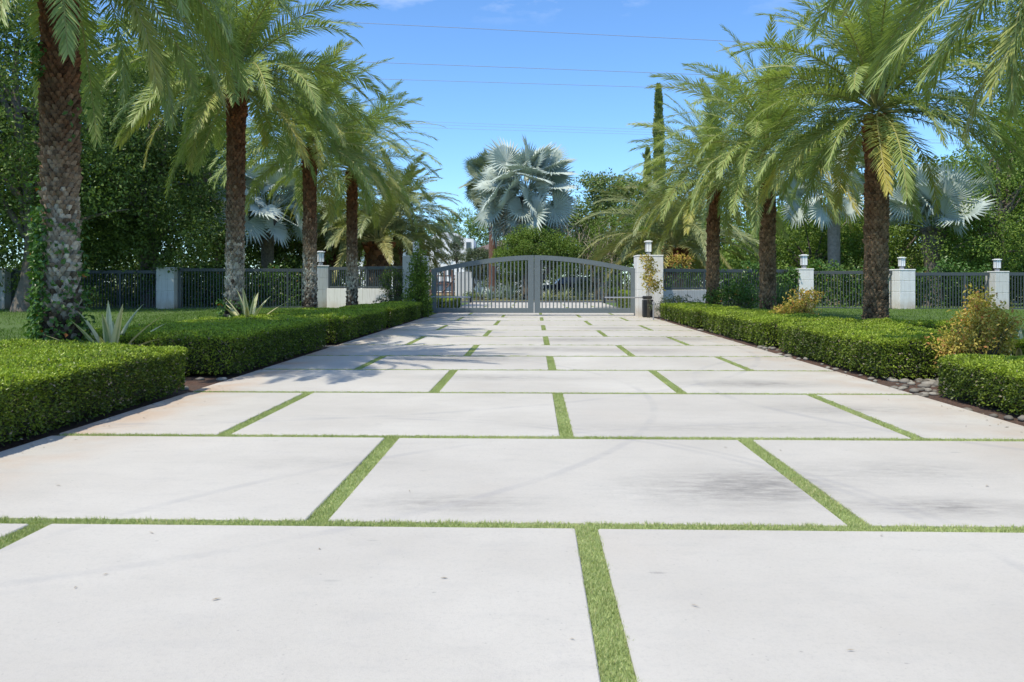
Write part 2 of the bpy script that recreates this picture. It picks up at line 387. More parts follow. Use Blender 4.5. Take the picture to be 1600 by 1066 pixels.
# ------------------------------------------------------------------ palms
def frond(mb,rng,base,az,el,L,curv,n=58,ll=.42,w=.028,age=0.,roll=0.,droop=.35,yel=None,rb=.022):
    t=np.linspace(0,1,22); ang=np.maximum(el-curv*t**1.25,R(-86))
    h=np.array([cos(az),sin(az),0]); S0=np.array([-sin(az),cos(az),0.]); z=np.array([0,0,1.])
    T=np.cos(ang)[:,None]*h+np.sin(ang)[:,None]*z
    side=rng.normal(0,.10)
    T=unit(T+S0*side*t[:,None]*1.3)
    p=base+np.concatenate([[np.zeros(3)],np.cumsum((T[1:]+T[:-1])/2*L/21,axis=0)])
    rr=rb*(1-.85*t)+.003
    # rachis: three sided
    Nn=unit(np.cross(np.broadcast_to(S0,T.shape),T))*-1
    Nn=np.where(Nn[:,2:]<0,-Nn,Nn) if el>-.2 else Nn
    S=unit(np.cross(T,Nn))
    if roll: S,Nn=S*cos(roll)+Nn*sin(roll),Nn*cos(roll)-S*sin(roll)
    ring=np.stack([p+S*rr[:,None],p-S*rr[:,None],p+Nn*rr[:,None]*.9],1).reshape(-1,3)
    i=np.arange(21)[:,None]*3; k=np.arange(3)[None]; k2=(k+1)%3
    mb.add(ring,np.stack([i+k,i+k2,i+3+k2,i+3+k],-1).reshape(-1,4),rng.random(),age,1)
    tl=np.linspace(.13,.995,n)+rng.normal(0,.003,n)
    for sg in (-1,1):
        tt=np.clip(tl+rng.normal(0,.004,n),0,1)
        P=np.stack([np.interp(tt,t,p[:,j]) for j in range(3)],1)
        TT=unit(np.stack([np.interp(tt,t,T[:,j]) for j in range(3)],1)); SS=unit(np.stack([np.interp(tt,t,S[:,j]) for j in range(3)],1)); NN=np.cross(SS,TT); NN=np.where((NN*np.stack([np.interp(tt,t,Nn[:,j]) for j in range(3)],1)).sum(1)[:,None]<0,-NN,NN)
        prof=np.interp(tt,[.1,.2,.35,.6,.85,1],[.45,.8,1,1,.72,.42])
        ln=ll*prof*rng.uniform(.9,1.08,n)
        phi=np.interp(tt,[0,.3,1],[R(72),R(58),R(24)])+rng.normal(0,R(3.5),n)
        psi=rng.choice([R(-9),R(5),R(19)],n)+rng.normal(0,R(5),n)
        D=TT*np.cos(phi)[:,None]+(SS*sg*np.cos(psi)[:,None]+NN*np.sin(psi)[:,None])*np.sin(phi)[:,None]
        D=unit(D); dn=np.array([0,0,-1.])
        mid=P+D*(ln*.5)[:,None]; D2=unit(D+dn*droop*rng.uniform(.4,1.5,n)[:,None]); tip=mid+D2*(ln*.5)[:,None]
        W=unit(np.cross(D,NN+rdir(rng,n)*.35))*(w*.5*rng.uniform(.8,1.2,n))[:,None]
        V=np.stack([P-W*.55,P+W*.55,mid+W,mid-W,tip],1).reshape(-1,3); b=np.arange(n)*5
        ag=np.full(n,age) if yel is None else np.clip(age+yel*tt+rng.normal(0,.08,n),0,1)
        rd=np.clip(rng.normal(.5,.25,n),0,1)
        mb.add(V,np.stack([b,b+1,b+2,b+3],1),rd,ag,0)
        mb.add(V,np.stack([b+3,b+2,b+4],1),rd,ag,0)

def boots(mb,rng,h,rad,pitch=.105,per=11,prot=.045,z0=0.,a0=0.,a1=1.,lean=(0,0)):
    """spiral of overlapping leaf-base stubs round a trunk"""
    n=int((h-z0)/pitch)
    for i in range(n):
        z=z0+(i+.5)*pitch; t=z/h; r=rad(t); jit=rng.uniform(.7,1.3)
        for k in range(per):
            a=2*pi*(k+.5*(i%2)+rng.normal(0,.06))/per; wd=2*pi*r/per*.56*rng.uniform(.85,1.2); hh=pitch*1.25*rng.uniform(.8,1.25); pr=prot*rng.uniform(.4,1.7)*jit*(1+1.6*max(0.,(t-.82)/.18))
            o=np.array([cos(a),sin(a),0]); s=np.array([-sin(a),cos(a),0]); c=np.array([lean[0]*t,lean[1]*t,0])+o*r; zz=np.array([0,0,1.])
            V=[c-zz*hh*.85-o*.01+z*zz, c-s*wd+z*zz, c+s*wd+z*zz, c-s*wd*.55+o*pr+zz*hh*.55+z*zz, c+s*wd*.55+o*pr+zz*hh*.55+z*zz, c-s*wd*.5+zz*hh*.7+z*zz, c+s*wd*.5+zz*hh*.7+z*zz,c+o*pr*.75-zz*hh*.15+z*zz]
            mb.poly(np.array(V),[(0,7,1),(0,2,7),(1,7,3),(7,2,4),(7,4,3),(3,4,6,5),(1,3,5),(2,6,4)],float(np.clip(rng.normal(.5,.24),0,1)),float(np.clip(a0+(a1-a0)*t+rng.normal(0,.05),0,1)))

def date_palm(name,label,X,Y,zc,r0,r1,seed,nf=54,L=3.35,group=None,elmax=86,elmin=-22,ll=.42,zb=None,lean=(0,0),yellow=.25,mat='palm_leaf',curv=(46,84),boot=(.105,11,.045),w=.029,nl=60,bark='palm_bark'):
    rng=np.random.default_rng(seed); z0=gz(X,Y)-.05 if zb is None else zb; h=zc-z0
    root=empty(name,(X,Y,z0),label=label,cat='palm tree',group=group)
    rad=lambda t: (r0+(r1-r0)*min(1,max(0,t)))*(1+.25*math.exp(-t*h*2.2))
    t=MB(); zz=np.linspace(0,1,14); t.tube(np.stack([zz*lean[0],zz*lean[1],zz*h],1),[rad(q)*.97 for q in zz],14,mi=1)
    boots(t,rng,h,rad,boot[0],boot[1],boot[2],lean=lean)
    t.build('trunk',[M[bark],M['palm_core']],root)
    m=MB(); top=np.array([lean[0],lean[1],h]); az0=seed*1.7
    for i in range(nf):
        s=(i+.5)/nf; az=az0+i*2.39996+rng.normal(0,.22)
        el=R(elmax-(elmax-elmin)*s**1.08)+rng.normal(0,R(6)); cv=R(curv[0]+(curv[1]-curv[0])*(1-abs(2*s-1))**.8+rng.normal(0,9))
        LL=L*(1.04-.22*abs(s-.35)*1.6)*rng.uniform(.9,1.08)
        ag=0.;yl=None
        if s>.84 and rng.random()<yellow*1.6: ag=rng.uniform(.0,.15); yl=rng.uniform(.2,.6)
        elif rng.random()<.12: yl=.25
        b=top+np.array([cos(az),sin(az),0])*r1*.55*(.3+.7*s)+np.array([0,0,.35*(1-s)])
        frond(m,rng,b,az,el,LL,cv,n=nl,ll=ll,w=w,age=ag,yel=yl,roll=rng.normal(0,.35),droop=.10+.14*s)
    m.build('crown',[M[mat],M['rachis']],root)
    return root

def fan_leaf(mb,rng,base,az,el,pet,Rr,age=0.,segs=34):
    h=np.array([cos(az),sin(az),0]); z=np.array([0,0,1.])
    T=unit((cos(el)*h+sin(el)*z)[None])[0]; c=base+T*pet+np.array([0,0,-.06*pet])
    bend=el-R(rng.uniform(5,40)); T2=cos(bend)*h+sin(bend)*z; S=np.array([-sin(az),cos(az),0.]); r=rng.normal(0,.9)
    U=np.cross(S,T2); U=U if U[2]>0 else -U
    S,U=S*cos(r)+U*sin(r),U*cos(r)-S*sin(r)
    mb.tube(np.stack([base,(base+c)/2+np.array([0,0,.04]),c]),[.035,.028,.022],5,rng.random(),age,0)
    a=np.linspace(-R(152),R(152),segs); dl=(a[1]-a[0])*.5
    def at(an,q,lift): return c+ (np.cos(an)[:,None]*T2+np.sin(an)[:,None]*S)*q[:,None]+U*lift[:,None]
    L=Rr*(.78+.22*np.cos(a*.5))*rng.uniform(.92,1.06,segs)
    cup=.22*Rr*np.abs(np.sin(a*.5))**2+.10*Rr
    one=np.ones(segs)
    l=at(a-dl,L*.60,cup*.55); rr=at(a+dl,L*.60,cup*.55); m=at(a,L*.60,cup*.55+.045*Rr); tip=at(a+rng.normal(0,.02,segs),L,cup*.75-rng.uniform(0,.14,segs)*Rr)
    V=np.concatenate([c[None],l,rr,m,tip]); i=np.arange(segs); k=1
    f=np.concatenate([np.stack([0*i,k+i,k+3*segs+i,k+2*segs+i],1),np.stack([0*i,k+2*segs+i,k+3*segs+i,k+segs+i],1)])
    rd=np.clip(rng.normal(.5,.12)+rng.normal(0,.12,segs),0,1)
    mb.add(V,f,np.concatenate([rd,rd]),age)

def fan_palm(name,label,X,Y,zc,tr,seed,nl=26,pet=1.2,Rr=1.15,mat='silver',bark='bark',group=None,elmin=-25,zb=None,boot=True,dead=0):
    rng=np.random.default_rng(seed); z0=gz(X,Y)-.05 if zb is None else zb; h=zc-z0
    root=empty(name,(X,Y,z0),label=label,cat='palm tree',group=group)
    t=MB(); q=np.linspace(0,1,10); t.tube(np.stack([q*0,q*0,q*h],1),tr*(1+.35*np.exp(-q*h*2)+.12*q),12)
    if boot: boots(t,rng,h,lambda s:tr*1.05,.2,7,.12,z0=max(0,h-1.6))
    t.build('trunk',M[bark],root,smooth=False)
    m=MB()
    for i in range(nl):
        s=(i+.5)/nl; az=i*2.39996+rng.normal(0,.2); el=R(84-(84-elmin)*s)+rng.normal(0,R(5))
        fan_leaf(m,rng,np.array([cos(az)*tr*.7,sin(az)*tr*.7,h+.3*(1-s)]),az,el,pet*rng.uniform(.8,1.15),Rr*rng.uniform(.85,1.12))
    for i in range(dead):
        az=rng.uniform(0,2*pi); fan_leaf(m,rng,np.array([cos(az)*tr,sin(az)*tr,h-.3]),az,R(rng.uniform(-75,-50)),pet*.8,Rr*.8,age=.9)
    m.build('crown',M[mat],root)
    return root

# ------------------------------------------------------------------ hedges
def hedge(label,u0,u1,v0,v1,h,dens,ls,seed,group,zb=-.03,taper=.14,mat='hedge',name='hedge'):
    rng=np.random.default_rng(seed)
    cx,cy=(u0+u1)/2,(v0+v1)/2; hx,hy=(u1-u0)/2,(v1-v0)/2
    o=dr(cx,cy,zb); root=empty(name,o,-TH,label=label,cat='hedge',group=group)
    core=MB(); i_=.075; core.box((0,0,h/2+.02),(2*hx-2*i_,2*hy-2*i_,h-2*i_+.06),bev=.06); core.build('branches',M['hedge_core'],root)
    A=[4*hx*hy,2*hy*h,2*hy*h,2*hx*h,2*hx*h]; n=int(sum(A)*dens); f=rng.choice(5,n,p=np.array(A)/sum(A))
    a,b=rng.uniform(-1,1,n),rng.uniform(-1,1,n); P=np.empty((n,3))
    P[:,0]=np.where(f==0,a*hx,np.where(f==1,-hx,np.where(f==2,hx,a*hx)))
    P[:,1]=np.where(f<=2,b*hy,np.where(f==3,-hy,hy)); P[f==1,1]=a[f==1]*hy; P[f==2,1]=a[f==2]*hy
    zz=rng.uniform(.02,1,n)**.62
    P[:,2]=np.where(f==0,h,zz*h)
    rr=.10; lo=np.array([-hx+rr,-hy+rr,-1]); hi=np.array([hx-rr,hy-rr,h-rr]); Q=np.clip(P,lo,hi); Nn=unit(P-Q+1e-6); P=Q+Nn*rr
    ph=rng.uniform(0,6.28,6)
    und=.022*np.sin(P[:,0]*3.1+ph[0])*np.sin(P[:,1]*2.6+ph[1])+.016*np.sin(P[:,0]*7.3+P[:,2]*8+ph[2])*np.sin(P[:,1]*6.1+ph[3])+.012*np.sin(P[:,1]*13+P[:,2]*11+ph[4])
    P+=Nn*(und-np.abs(rng.normal(0,.022,n))+.012)[:,None]
    P[:,:2]*=(1+taper*(P[:,2:]/h-.85)*np.array([.3/hx if hx>.3 else 1,.3/hy if hy>.3 else 1]))
    D=unit(Nn*.75+rdir(rng,n)*.85); LN=unit(Nn*.8+rdir(rng,n)*.75)
    patch=np.sin(P[:,0]*2.3+ph[5])*np.sin(P[:,1]*1.7+ph[2])
    age=np.clip(np.where(rng.random(n)<np.where(Nn[:,2]>.5,.45,.10),rng.uniform(.2,1,n),0)+patch*.08,0,1)
    s=rng.uniform(.75,1.3,n); side=np.clip(1-Nn[:,2]*1.6,0,1); fr=np.where(f==3,.25,1.)      # old side growth darkened with painted shade, less in front; fresh tips on top
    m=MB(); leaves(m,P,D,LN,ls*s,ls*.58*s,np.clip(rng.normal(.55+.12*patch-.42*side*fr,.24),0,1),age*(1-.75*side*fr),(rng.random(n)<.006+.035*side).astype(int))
    # a few stray shoots above the trim line
    k=int(hx*hy*4*18); P2=np.stack([rng.uniform(-hx+.08,hx-.08,k),rng.uniform(-hy+.08,hy-.08,k),np.full(k,h)],1)
    for q in range(4):
        leaves(m,P2+np.array([0,0,.012*q]),unit(rdir(rng,k)*.9+np.array([0,0,.7])),rdir(rng,k),ls*1.05,ls*.55,rng.uniform(.4,1,k),rng.uniform(.3,1,k))
    m.build('foliage',[M[mat],M['dry']],root)
    return root

def shrub(name,label,cat,X,Y,blobs,n,leaf,mat,seed,stem=.015,nst=9,agep=.1,zb=None,group=None,inner=.2,up=.3,rad=.10,per=None):
    rng=np.random.default_rng(seed); z0=gz(X,Y) if zb is None else zb
    root=empty(name,(X,Y,z0),label=label,cat=cat,group=group)
    per=per or 14; cen=blob_centres(rng,blobs,max(4,n//per),inner)
    st=MB(); used=cen[rng.choice(len(cen),min(len(cen),nst*3),replace=False)]
    for c in used:
        a=np.array([rng.normal(0,.05),rng.normal(0,.05),-.05]); m=np.array([c[0]*.35,c[1]*.35,c[2]*.6])
        q=np.array([a*(1-w)**2+2*m*w*(1-w)+c*w*w for w in np.linspace(0,1,6)]); st.tube(q,np.linspace(stem,stem*.3,6),5)
    st.build('stems',M['twig'],root)
    mb=MB(); clusters(mb,rng,cen,rad*rng.uniform(.6,1.4,len(cen)),per,leaf[0],leaf[1],agep=agep,up=up,flat=1.)
    mb.build('foliage',M[mat],root); return root

def rosette(name,label,cat,X,Y,n,L,w,mat,seed,elr=(85,15),curl=25,zb=None,group=None,stripe=False,trunk=0.):
    rng=np.random.default_rng(seed); z0=gz(X,Y) if zb is None else zb
    m=MB()
    for i in range(n):
        s=(i+.5)/n; az=i*2.39996+rng.normal(0,.15); el=R(elr[0]+(elr[1]-elr[0])*s)+rng.normal(0,R(4)); LL=L*rng.uniform(.8,1.1)
        t=np.linspace(0,1,9); ang=el-R(curl)*t**1.6*rng.uniform(.3,1.4); h=np.array([cos(az),sin(az),0]); S=np.array([-sin(az),cos(az),0])
        T=np.cos(ang)[:,None]*h+np.sin(ang)[:,None]*np.array([0,0,1.]); p=np.array([0,0,trunk])+h*.03+np.concatenate([[np.zeros(3)],np.cumsum(T[1:]*LL/8,axis=0)])
        U=np.cross(S[None],T); U=np.where(U[:,2:]<0,-U,U)
        ww=w*np.clip(np.interp(t,[0,.12,.45,.8,1],[.65,.6,1,.55,.03]),.02,1)[:,None]
        # four strips across, edges raised: keel section, pale margins
        rows=[p-S*ww*.5+U*ww*.22,p-S*ww*.26+U*ww*.08,p,p+S*ww*.26+U*ww*.08,p+S*ww*.5+U*ww*.22]
        V=np.stack(rows,1).reshape(-1,3); j=np.arange(8)[:,None]*5; k=np.arange(4)[None]
        f=np.stack([j+k,j+k+1,j+k+6,j+k+5],-1).reshape(-1,4)
        ag=np.tile(np.array([.95,.15,.1,.95]) if stripe else np.array([.25,0,0,.25]),8)
        if stripe and rng.random()<.5: ag=np.tile(np.array([.95,.8,.2,.95]),8)
        m.add(V,f,rng.random(),np.clip(ag+rng.normal(0,.08,32),0,1))
    if trunk>0: m.tube([(0,0,-.1),(0,0,trunk)],[.06,.05],8)
    o=m.build(name,M[mat],None,smooth=True,loc=(X,Y,z0)); tag(o,label,cat,group); return o

def struct(o): o['kind']='structure'; return o
def stuff(o,label,cat): return tag(o,label,cat,kind='stuff')

# ================================================================== GROUND
ROWS=[-3.4,-.8,1.85,4.445,6.97,9.77,12.33,14.67,17.27,20.05,22.64,25.34,28.4,31.1,33.75,36.4,39.,41.7,44.4,47.,49.7,52.4,54.6]
JW=.13; JH=.115; SW=3.17; U0=.30
def ground():
    us=np.unique(np.round(np.concatenate([[-900,-400,-200,-120,-80],np.arange(-60,-12,2.),np.arange(-12,UL,.37),[UL-3.0,UL,UR,UR+3.0],np.arange(UR+.3,13,.37),np.arange(14,62,2.),[80,120,200,400,900]]),3))
    vs=np.unique(np.concatenate([[-300,-60,-20],np.arange(-8,34,.9),np.arange(34,60,2.),[55.,56.,62.,64.],np.arange(70,110,6.),[150,250,500,1500]]))
    U,Vv=np.meshgrid(us,vs); Z=gz_uv(U,Vv); Z=Z-.0
    rng=np.random.default_rng(5); Z=Z+np.where((U<UL-.4)|(U>UR+.4),rng.normal(0,.006,Z.shape),0)
    P=np.stack([U*cos(TH)+Vv*sin(TH),Vv*cos(TH)-U*sin(TH),Z],-1).reshape(-1,3)
    nu=len(us); sel={'mulch_bed':[], 'lawn':[], 'road':[], 'ground':[]}
    for j in range(len(vs)-1):
        for i in range(nu-1):
            uc=(us[i]+us[i+1])/2; vc=(vs[j]+vs[j+1])/2; f=(j*nu+i,j*nu+i+1,(j+1)*nu+i+1,(j+1)*nu+i)
            e=UL-uc if uc<0 else uc-UR
            k='ground'
            if 56<vc<62: k='road'
            elif vc<44 and e<=0: k='mulch_bed'
            elif vc<34 and e<3.0: k='mulch_bed'
            elif vc<56 and abs(uc)<60: k='lawn'
            sel[k].append(f)
    for k,m in (('mulch_bed','mulch'),('lawn','lawn'),('road','asphalt'),('ground','rough')):
        b=MB(); f=np.array(sel[k]); used=np.unique(f); mp=-np.ones(len(P),int); mp[used]=np.arange(len(used))
        b.add(P[used],mp[f]); struct(b.build(k,M[m],smooth=True))
ground()

def driveway():
    rng=np.random.default_rng(11); b=MB(); joints=[]
    def edge(u,side,v):   # the outer edge is slightly ragged from slab to slab
        return u
    for r in range(len(ROWS)-1):
        v0,v1=ROWS[r]+JH/2,ROWS[r+1]-JH/2
        off=U0 if r%2==0 else U0+SW/2
        # row index 2 (v 1.85-4.445) has the centre joint
        cuts=[UL]+[off+k*SW for k in range(-4,5) if UL+.25<off+k*SW<UR-.25]+[UR]
        for i in range(len(cuts)-1):
            a=cuts[i]+(JW/2 if i else 0); c=cuts[i+1]-(JW/2 if i<len(cuts)-2 else 0)
            b.box(((a+c)/2,(v0+v1)/2,-.045+rng.normal(0,.0012)),(c-a,v1-v0,.09),bev=.006,rnd=rng.random())
        for c in cuts[1:-1]: joints.append((c-JW/2,c+JW/2,v0-.004,v1+.004))
        joints.append((UL+.05,UR-.05,ROWS[r+1]-JH/2,ROWS[r+1]+JH/2))
    struct(b.build('driveway',M['concrete'],rz=-TH))
    # artificial turf in the joints
    base=MB(); bl=MB()
    for (a,c,v0,v1) in joints:
        zb=-.020 if c-a<1 else -.0165
        base.poly([(a-.004,v0,zb),(c+.004,v0,zb),(c+.004,v1,zb),(a-.004,v1,zb)],[(0,1,2,3)])
        vm=max(2.,(v0+v1)/2)
        if v1<1.8: continue
        den=np.interp(vm,[2,5,8,14,25,35,55],[26000,17000,10000,5500,2600,1500,500]); n=int((c-a)*(v1-v0)*den)
        w=np.interp(vm,[2,6,14,30],[.0034,.0045,.008,.016]); 
        x=rng.uniform(a-.004,c+.004,n)+rng.normal(0,.003,n); y=rng.uniform(v0-.004,v1+.004,n)+rng.normal(0,.003,n); P=np.stack([x,y,np.full(n,zb)],1)
        hgt=rng.uniform(.020,.034,n)*(1+.25*np.sin(x*21)*np.sin(y*17)); D=unit(rng.normal(0,.62,(n,3))*np.array([1,1,0])+np.array([0.06,-.05,1]))
        leaves(bl,P,D,rdir(rng,n)*np.array([1,1,.2]),hgt,w,np.clip(rng.normal(.5+.22*np.sin(x*2.9+y*1.7)*np.sin(y*3.3),.25,n),0,1),(rng.random(n)<.10+.22*(np.sin(x*1.7+2)*np.sin(x*4.1+y*3)>.55))*.8)
    # stray loose blades spilling over the edges
    struct(base.build('turf_backing',M['turfbase'],rz=-TH))
    stuff(bl.build('turf_strips',M['turf'],rz=-TH),'short artificial turf filling the joints between the pale slabs','turf')
driveway()

def lawn_grass():
    rng=np.random.default_rng(21); b=MB()
    for (u0,u1,v0,v1,n,l) in ((-13,UL-3.0,9,34,26000,.075),(UR+3.0,20,9,34,34000,.07),(-24,-13,20,34,9000,.09)):
        u=rng.uniform(u0,u1,n); v=rng.uniform(v0,v1,n); z=gz_uv(u,v)-.005
        P=np.stack([u*cos(TH)+v*sin(TH),v*cos(TH)-u*sin(TH),z],1)
        D=unit(rng.normal(0,.45,(n,3))*np.array([1,1,0])+np.array([0,0,1.]))
        leaves(b,P,D,rdir(rng,n)*np.array([1,1,.2]),l*rng.uniform(.6,1.3,n),.014,rng.random(n))
    stuff(b.build('grass',M['grass']),'mown lawn grass between the hedges and the fence','grass')
lawn_grass()

def stones():
    rng=np.random.default_rng(31); b=MB()
    ico=[]; 
    la=np.linspace(-pi/2,pi/2,6); lo=np.arange(9)*2*pi/9
    S=np.array([[cos(a)*cos(o),cos(a)*sin(o),sin(a)] for a in la for o in lo]); f=np.array([[r*9+k,r*9+(k+1)%9,(r+1)*9+(k+1)%9,(r+1)*9+k] for r in range(5) for k in range(9)])
    for (u0,u1,v0,v1,n) in ((UR+.02,UR+1.6,9.75,11.3,120),(UR,UR+.3,11.3,17,14),(UR,UR+.4,16.2,17.1,16),(UR,UR+.25,17,31,12),(UL-1.2,UL-.1,10.0,11.2,16),(UL-.6,UL-.05,16.7,17.4,10),(UR,UR+.3,5.5,9.8,8)):
        for _ in range(n):
            u,v=rng.uniform(u0,u1),rng.uniform(v0,v1); s=rng.uniform(.025,.075)*np.array([rng.uniform(.8,1.5),rng.uniform(.7,1.2),rng.uniform(.4,.6)]); r=rng.uniform(0,6.28)
            P=S*s*(1+.10*np.sin(S[:,:1]*5+r)); P=np.stack([P[:,0]*cos(r)-P[:,1]*sin(r),P[:,0]*sin(r)+P[:,1]*cos(r),P[:,2]],1)
            b.add(P+dr(u,v,float(gz_uv(np.array(u),np.array(v)))+s[2]*.5),f,rng.random())
    m,nt,bs,out=newmat('pebble_tones'); a=N(nt,'ShaderNodeAttribute',attribute_name='rnd')
    c=mixc(nt,a.outputs['Fac'],(.10,.09,.075),(.30,.28,.235)); nn=noise(nt,30,5,.6,objco(nt)); c=mixc(nt,mapr(nt,nn,.4,.7,0,.5),c,(.12,.10,.08))
    nt.links.new(c,bs.inputs['Base Color']); bs.inputs['Roughness'].default_value=.75
    stuff(b.build('river_stones',m,smooth=True),'rounded grey river stones scattered along the drive edge under the hedges','stones')
stones()

def litter():
    rng=np.random.default_rng(33); b=MB()
    for (x,y) in ((1078,946),(1322,1018),(1380,838),(748,714),(240,835),(120,918),(160,900),(330,940),(1222,705),(640,770),(1130,700),(980,575),(1545,760),(95,760),(500,860),(890,1000),(700,905)):
        d=EYE*F/(y-HZ); X=XW(x,d); n=1
        leaves(b,np.array([[X,d,.006]]),np.array([[rng.normal(),rng.normal()*.6,.02]]),np.array([[.1,.1,1]]),rng.uniform(.02,.05),rng.uniform(.006,.014),rng.random(),0)
    n=420; sd=rng.random(n)<.5; u=np.where(sd,UL+np.abs(rng.normal(0,.22,n)),UR-np.abs(rng.normal(0,.25,n))); v=rng.uniform(5,30,n)
    P=np.stack([u*cos(TH)+v*sin(TH),v*cos(TH)-u*sin(TH),np.full(n,.006)],1)
    leaves(b,P,rng.normal(size=(n,3))*np.array([1,1,.08])+np.array([0,0,.05]),rng.normal(size=(n,3))*.3+np.array([0,0,1]),rng.uniform(.015,.05,n),rng.uniform(.006,.016,n),rng.random(n)*.7)
    stuff(b.build('leaf_litter',M['dry']),'few small dry leaf scraps lying on the pale concrete slabs','leaf scraps')
litter()

# ================================================================== HEDGES
GL='clipped hedge blocks on the left of the drive'; GR='clipped hedge blocks on the right of the drive'
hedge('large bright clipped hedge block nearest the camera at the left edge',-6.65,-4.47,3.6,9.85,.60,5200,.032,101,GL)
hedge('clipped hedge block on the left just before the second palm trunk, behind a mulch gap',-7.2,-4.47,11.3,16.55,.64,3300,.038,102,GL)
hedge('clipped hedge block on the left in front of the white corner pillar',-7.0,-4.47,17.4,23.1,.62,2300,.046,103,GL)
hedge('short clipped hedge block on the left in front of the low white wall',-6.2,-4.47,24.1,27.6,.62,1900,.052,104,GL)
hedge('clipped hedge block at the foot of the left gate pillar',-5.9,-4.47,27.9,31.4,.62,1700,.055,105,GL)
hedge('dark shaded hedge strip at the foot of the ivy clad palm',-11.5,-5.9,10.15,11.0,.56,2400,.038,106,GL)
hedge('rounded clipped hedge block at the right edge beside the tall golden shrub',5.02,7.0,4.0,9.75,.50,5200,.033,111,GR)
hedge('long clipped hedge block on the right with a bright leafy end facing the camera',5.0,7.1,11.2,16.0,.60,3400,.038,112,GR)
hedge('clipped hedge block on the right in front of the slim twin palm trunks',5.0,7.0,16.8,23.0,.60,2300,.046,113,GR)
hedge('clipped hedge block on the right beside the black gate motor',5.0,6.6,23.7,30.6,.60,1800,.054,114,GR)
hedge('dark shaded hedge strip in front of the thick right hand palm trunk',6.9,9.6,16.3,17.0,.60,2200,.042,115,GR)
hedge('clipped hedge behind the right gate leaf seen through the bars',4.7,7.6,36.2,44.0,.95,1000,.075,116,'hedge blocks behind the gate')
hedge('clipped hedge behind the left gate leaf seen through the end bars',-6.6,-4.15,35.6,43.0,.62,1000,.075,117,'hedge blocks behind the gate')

# ================================================================== DATE PALMS ALONG THE DRIVE
GP='tall date palms lining the drive'
def at_px(x,d): return XW(x,d)
date_palm('date_palm','thick ivy clad palm trunk nearest the camera on the far left',at_px(96,11.5),11.5,6.75,.225,.215,201,group=GP,elmin=-40,w=.0245,nf=85,L=4.12,ll=.46,lean=(-.04,0),boot=(.066,17,.042),nl=121)
date_palm('date_palm','tall palm on the left with pale scaled trunk and striped plant at its foot',at_px(366,19.),19.,6.3,.195,.19,202,group=GP,w=.0245,boot=(.070,15,.034),nf=87,L=3.82,ll=.46,lean=(.06,0),nl=108)
date_palm('date_palm','palm whose trunk stands just left of the white corner pillar',at_px(484,25.3),25.3,5.85,.20,.19,203,group=GP,w=.0245,boot=(.070,15,.034),nf=85,L=3.77,ll=.46,nl=95)
date_palm('date_palm','slim palm standing in front of the low white wall left of the gate',at_px(550,30.),30.,5.75,.185,.175,204,group=GP,w=.0245,boot=(.070,15,.034),nf=81,L=3.87,ll=.46,nl=86,yellow=.5)
date_palm('date_palm','palm at the right edge with only its dark overhanging fronds in view',7.45,8.8,6.05,.28,.26,205,group=GP,bark='palm_bark_brown',w=.0245,nf=90,elmin=-34,L=4.3,ll=.46,nl=121)
date_palm('date_palm','broad crowned palm with thick brown trunk in front of the right fence',at_px(1368,17.),17.,5.1,.21,.225,206,group=GP,bark='palm_bark_brown',w=.0245,boot=(.070,15,.034),nf=87,L=3.72,ll=.46,lean=(.04,0),nl=111)
date_palm('date_palm','palm beside the spiky strap leaved plant right of the gate',at_px(1200,23.),23.,5.2,.205,.205,207,group=GP,bark='palm_bark_brown',w=.0245,boot=(.070,15,.034),nf=85,L=3.97,ll=.46,nl=95,lean=(-.03,0))
date_palm('date_palm','yellowing palm closest to the right gate pillar',at_px(1113,28.),28.,5.0,.20,.20,208,group=GP,bark='palm_bark_brown',w=.0245,boot=(.070,15,.034),nf=85,L=3.87,ll=.46,nl=90,yellow=.6,lean=(.05,0))

# short wide date palms behind the fence
GC='short stout date palms behind the fence'
date_palm('stout_date_palm','short stout palm with pineapple like trunk behind the left fence',at_px(592,42.),42.,ZW(378,42.),.52,.62,211,group=GC,nf=54,L=5.1,ll=.58,w=.045,elmax=84,elmin=2,mat='date_leaf',curv=(50,105),boot=(.24,10,.14),nl=92,yellow=.5)
date_palm('stout_date_palm','slim dark trunked palm behind the left gate pillar',at_px(622,46.),46.,ZW(345,46.),.22,.24,212,group=GC,nf=56,L=4.4,ll=.58,w=.05,elmax=80,elmin=-20,mat='date_leaf',curv=(50,100),boot=(.2,8,.06),nl=80,yellow=.5)
date_palm('stout_date_palm','short stout palm with arching yellow fronds behind the right gate pillar',at_px(1052,42.),42.,ZW(388,42.),.5,.55,213,group=GC,nf=72,L=5.7,ll=.58,w=.045,elmax=84,elmin=0,mat='date_leaf',curv=(50,105),boot=(.24,10,.14),nl=92,yellow=.5)
date_palm('stout_date_palm','olive green arching palm behind the fence between two left trunks',at_px(512,44.),44.,ZW(372,44.),.4,.42,214,group=GC,nf=52,L=4.2,ll=.58,w=.048,elmax=78,elmin=0,mat='date_leaf',curv=(60,115),boot=(.24,9,.12),nl=80,yellow=.7)

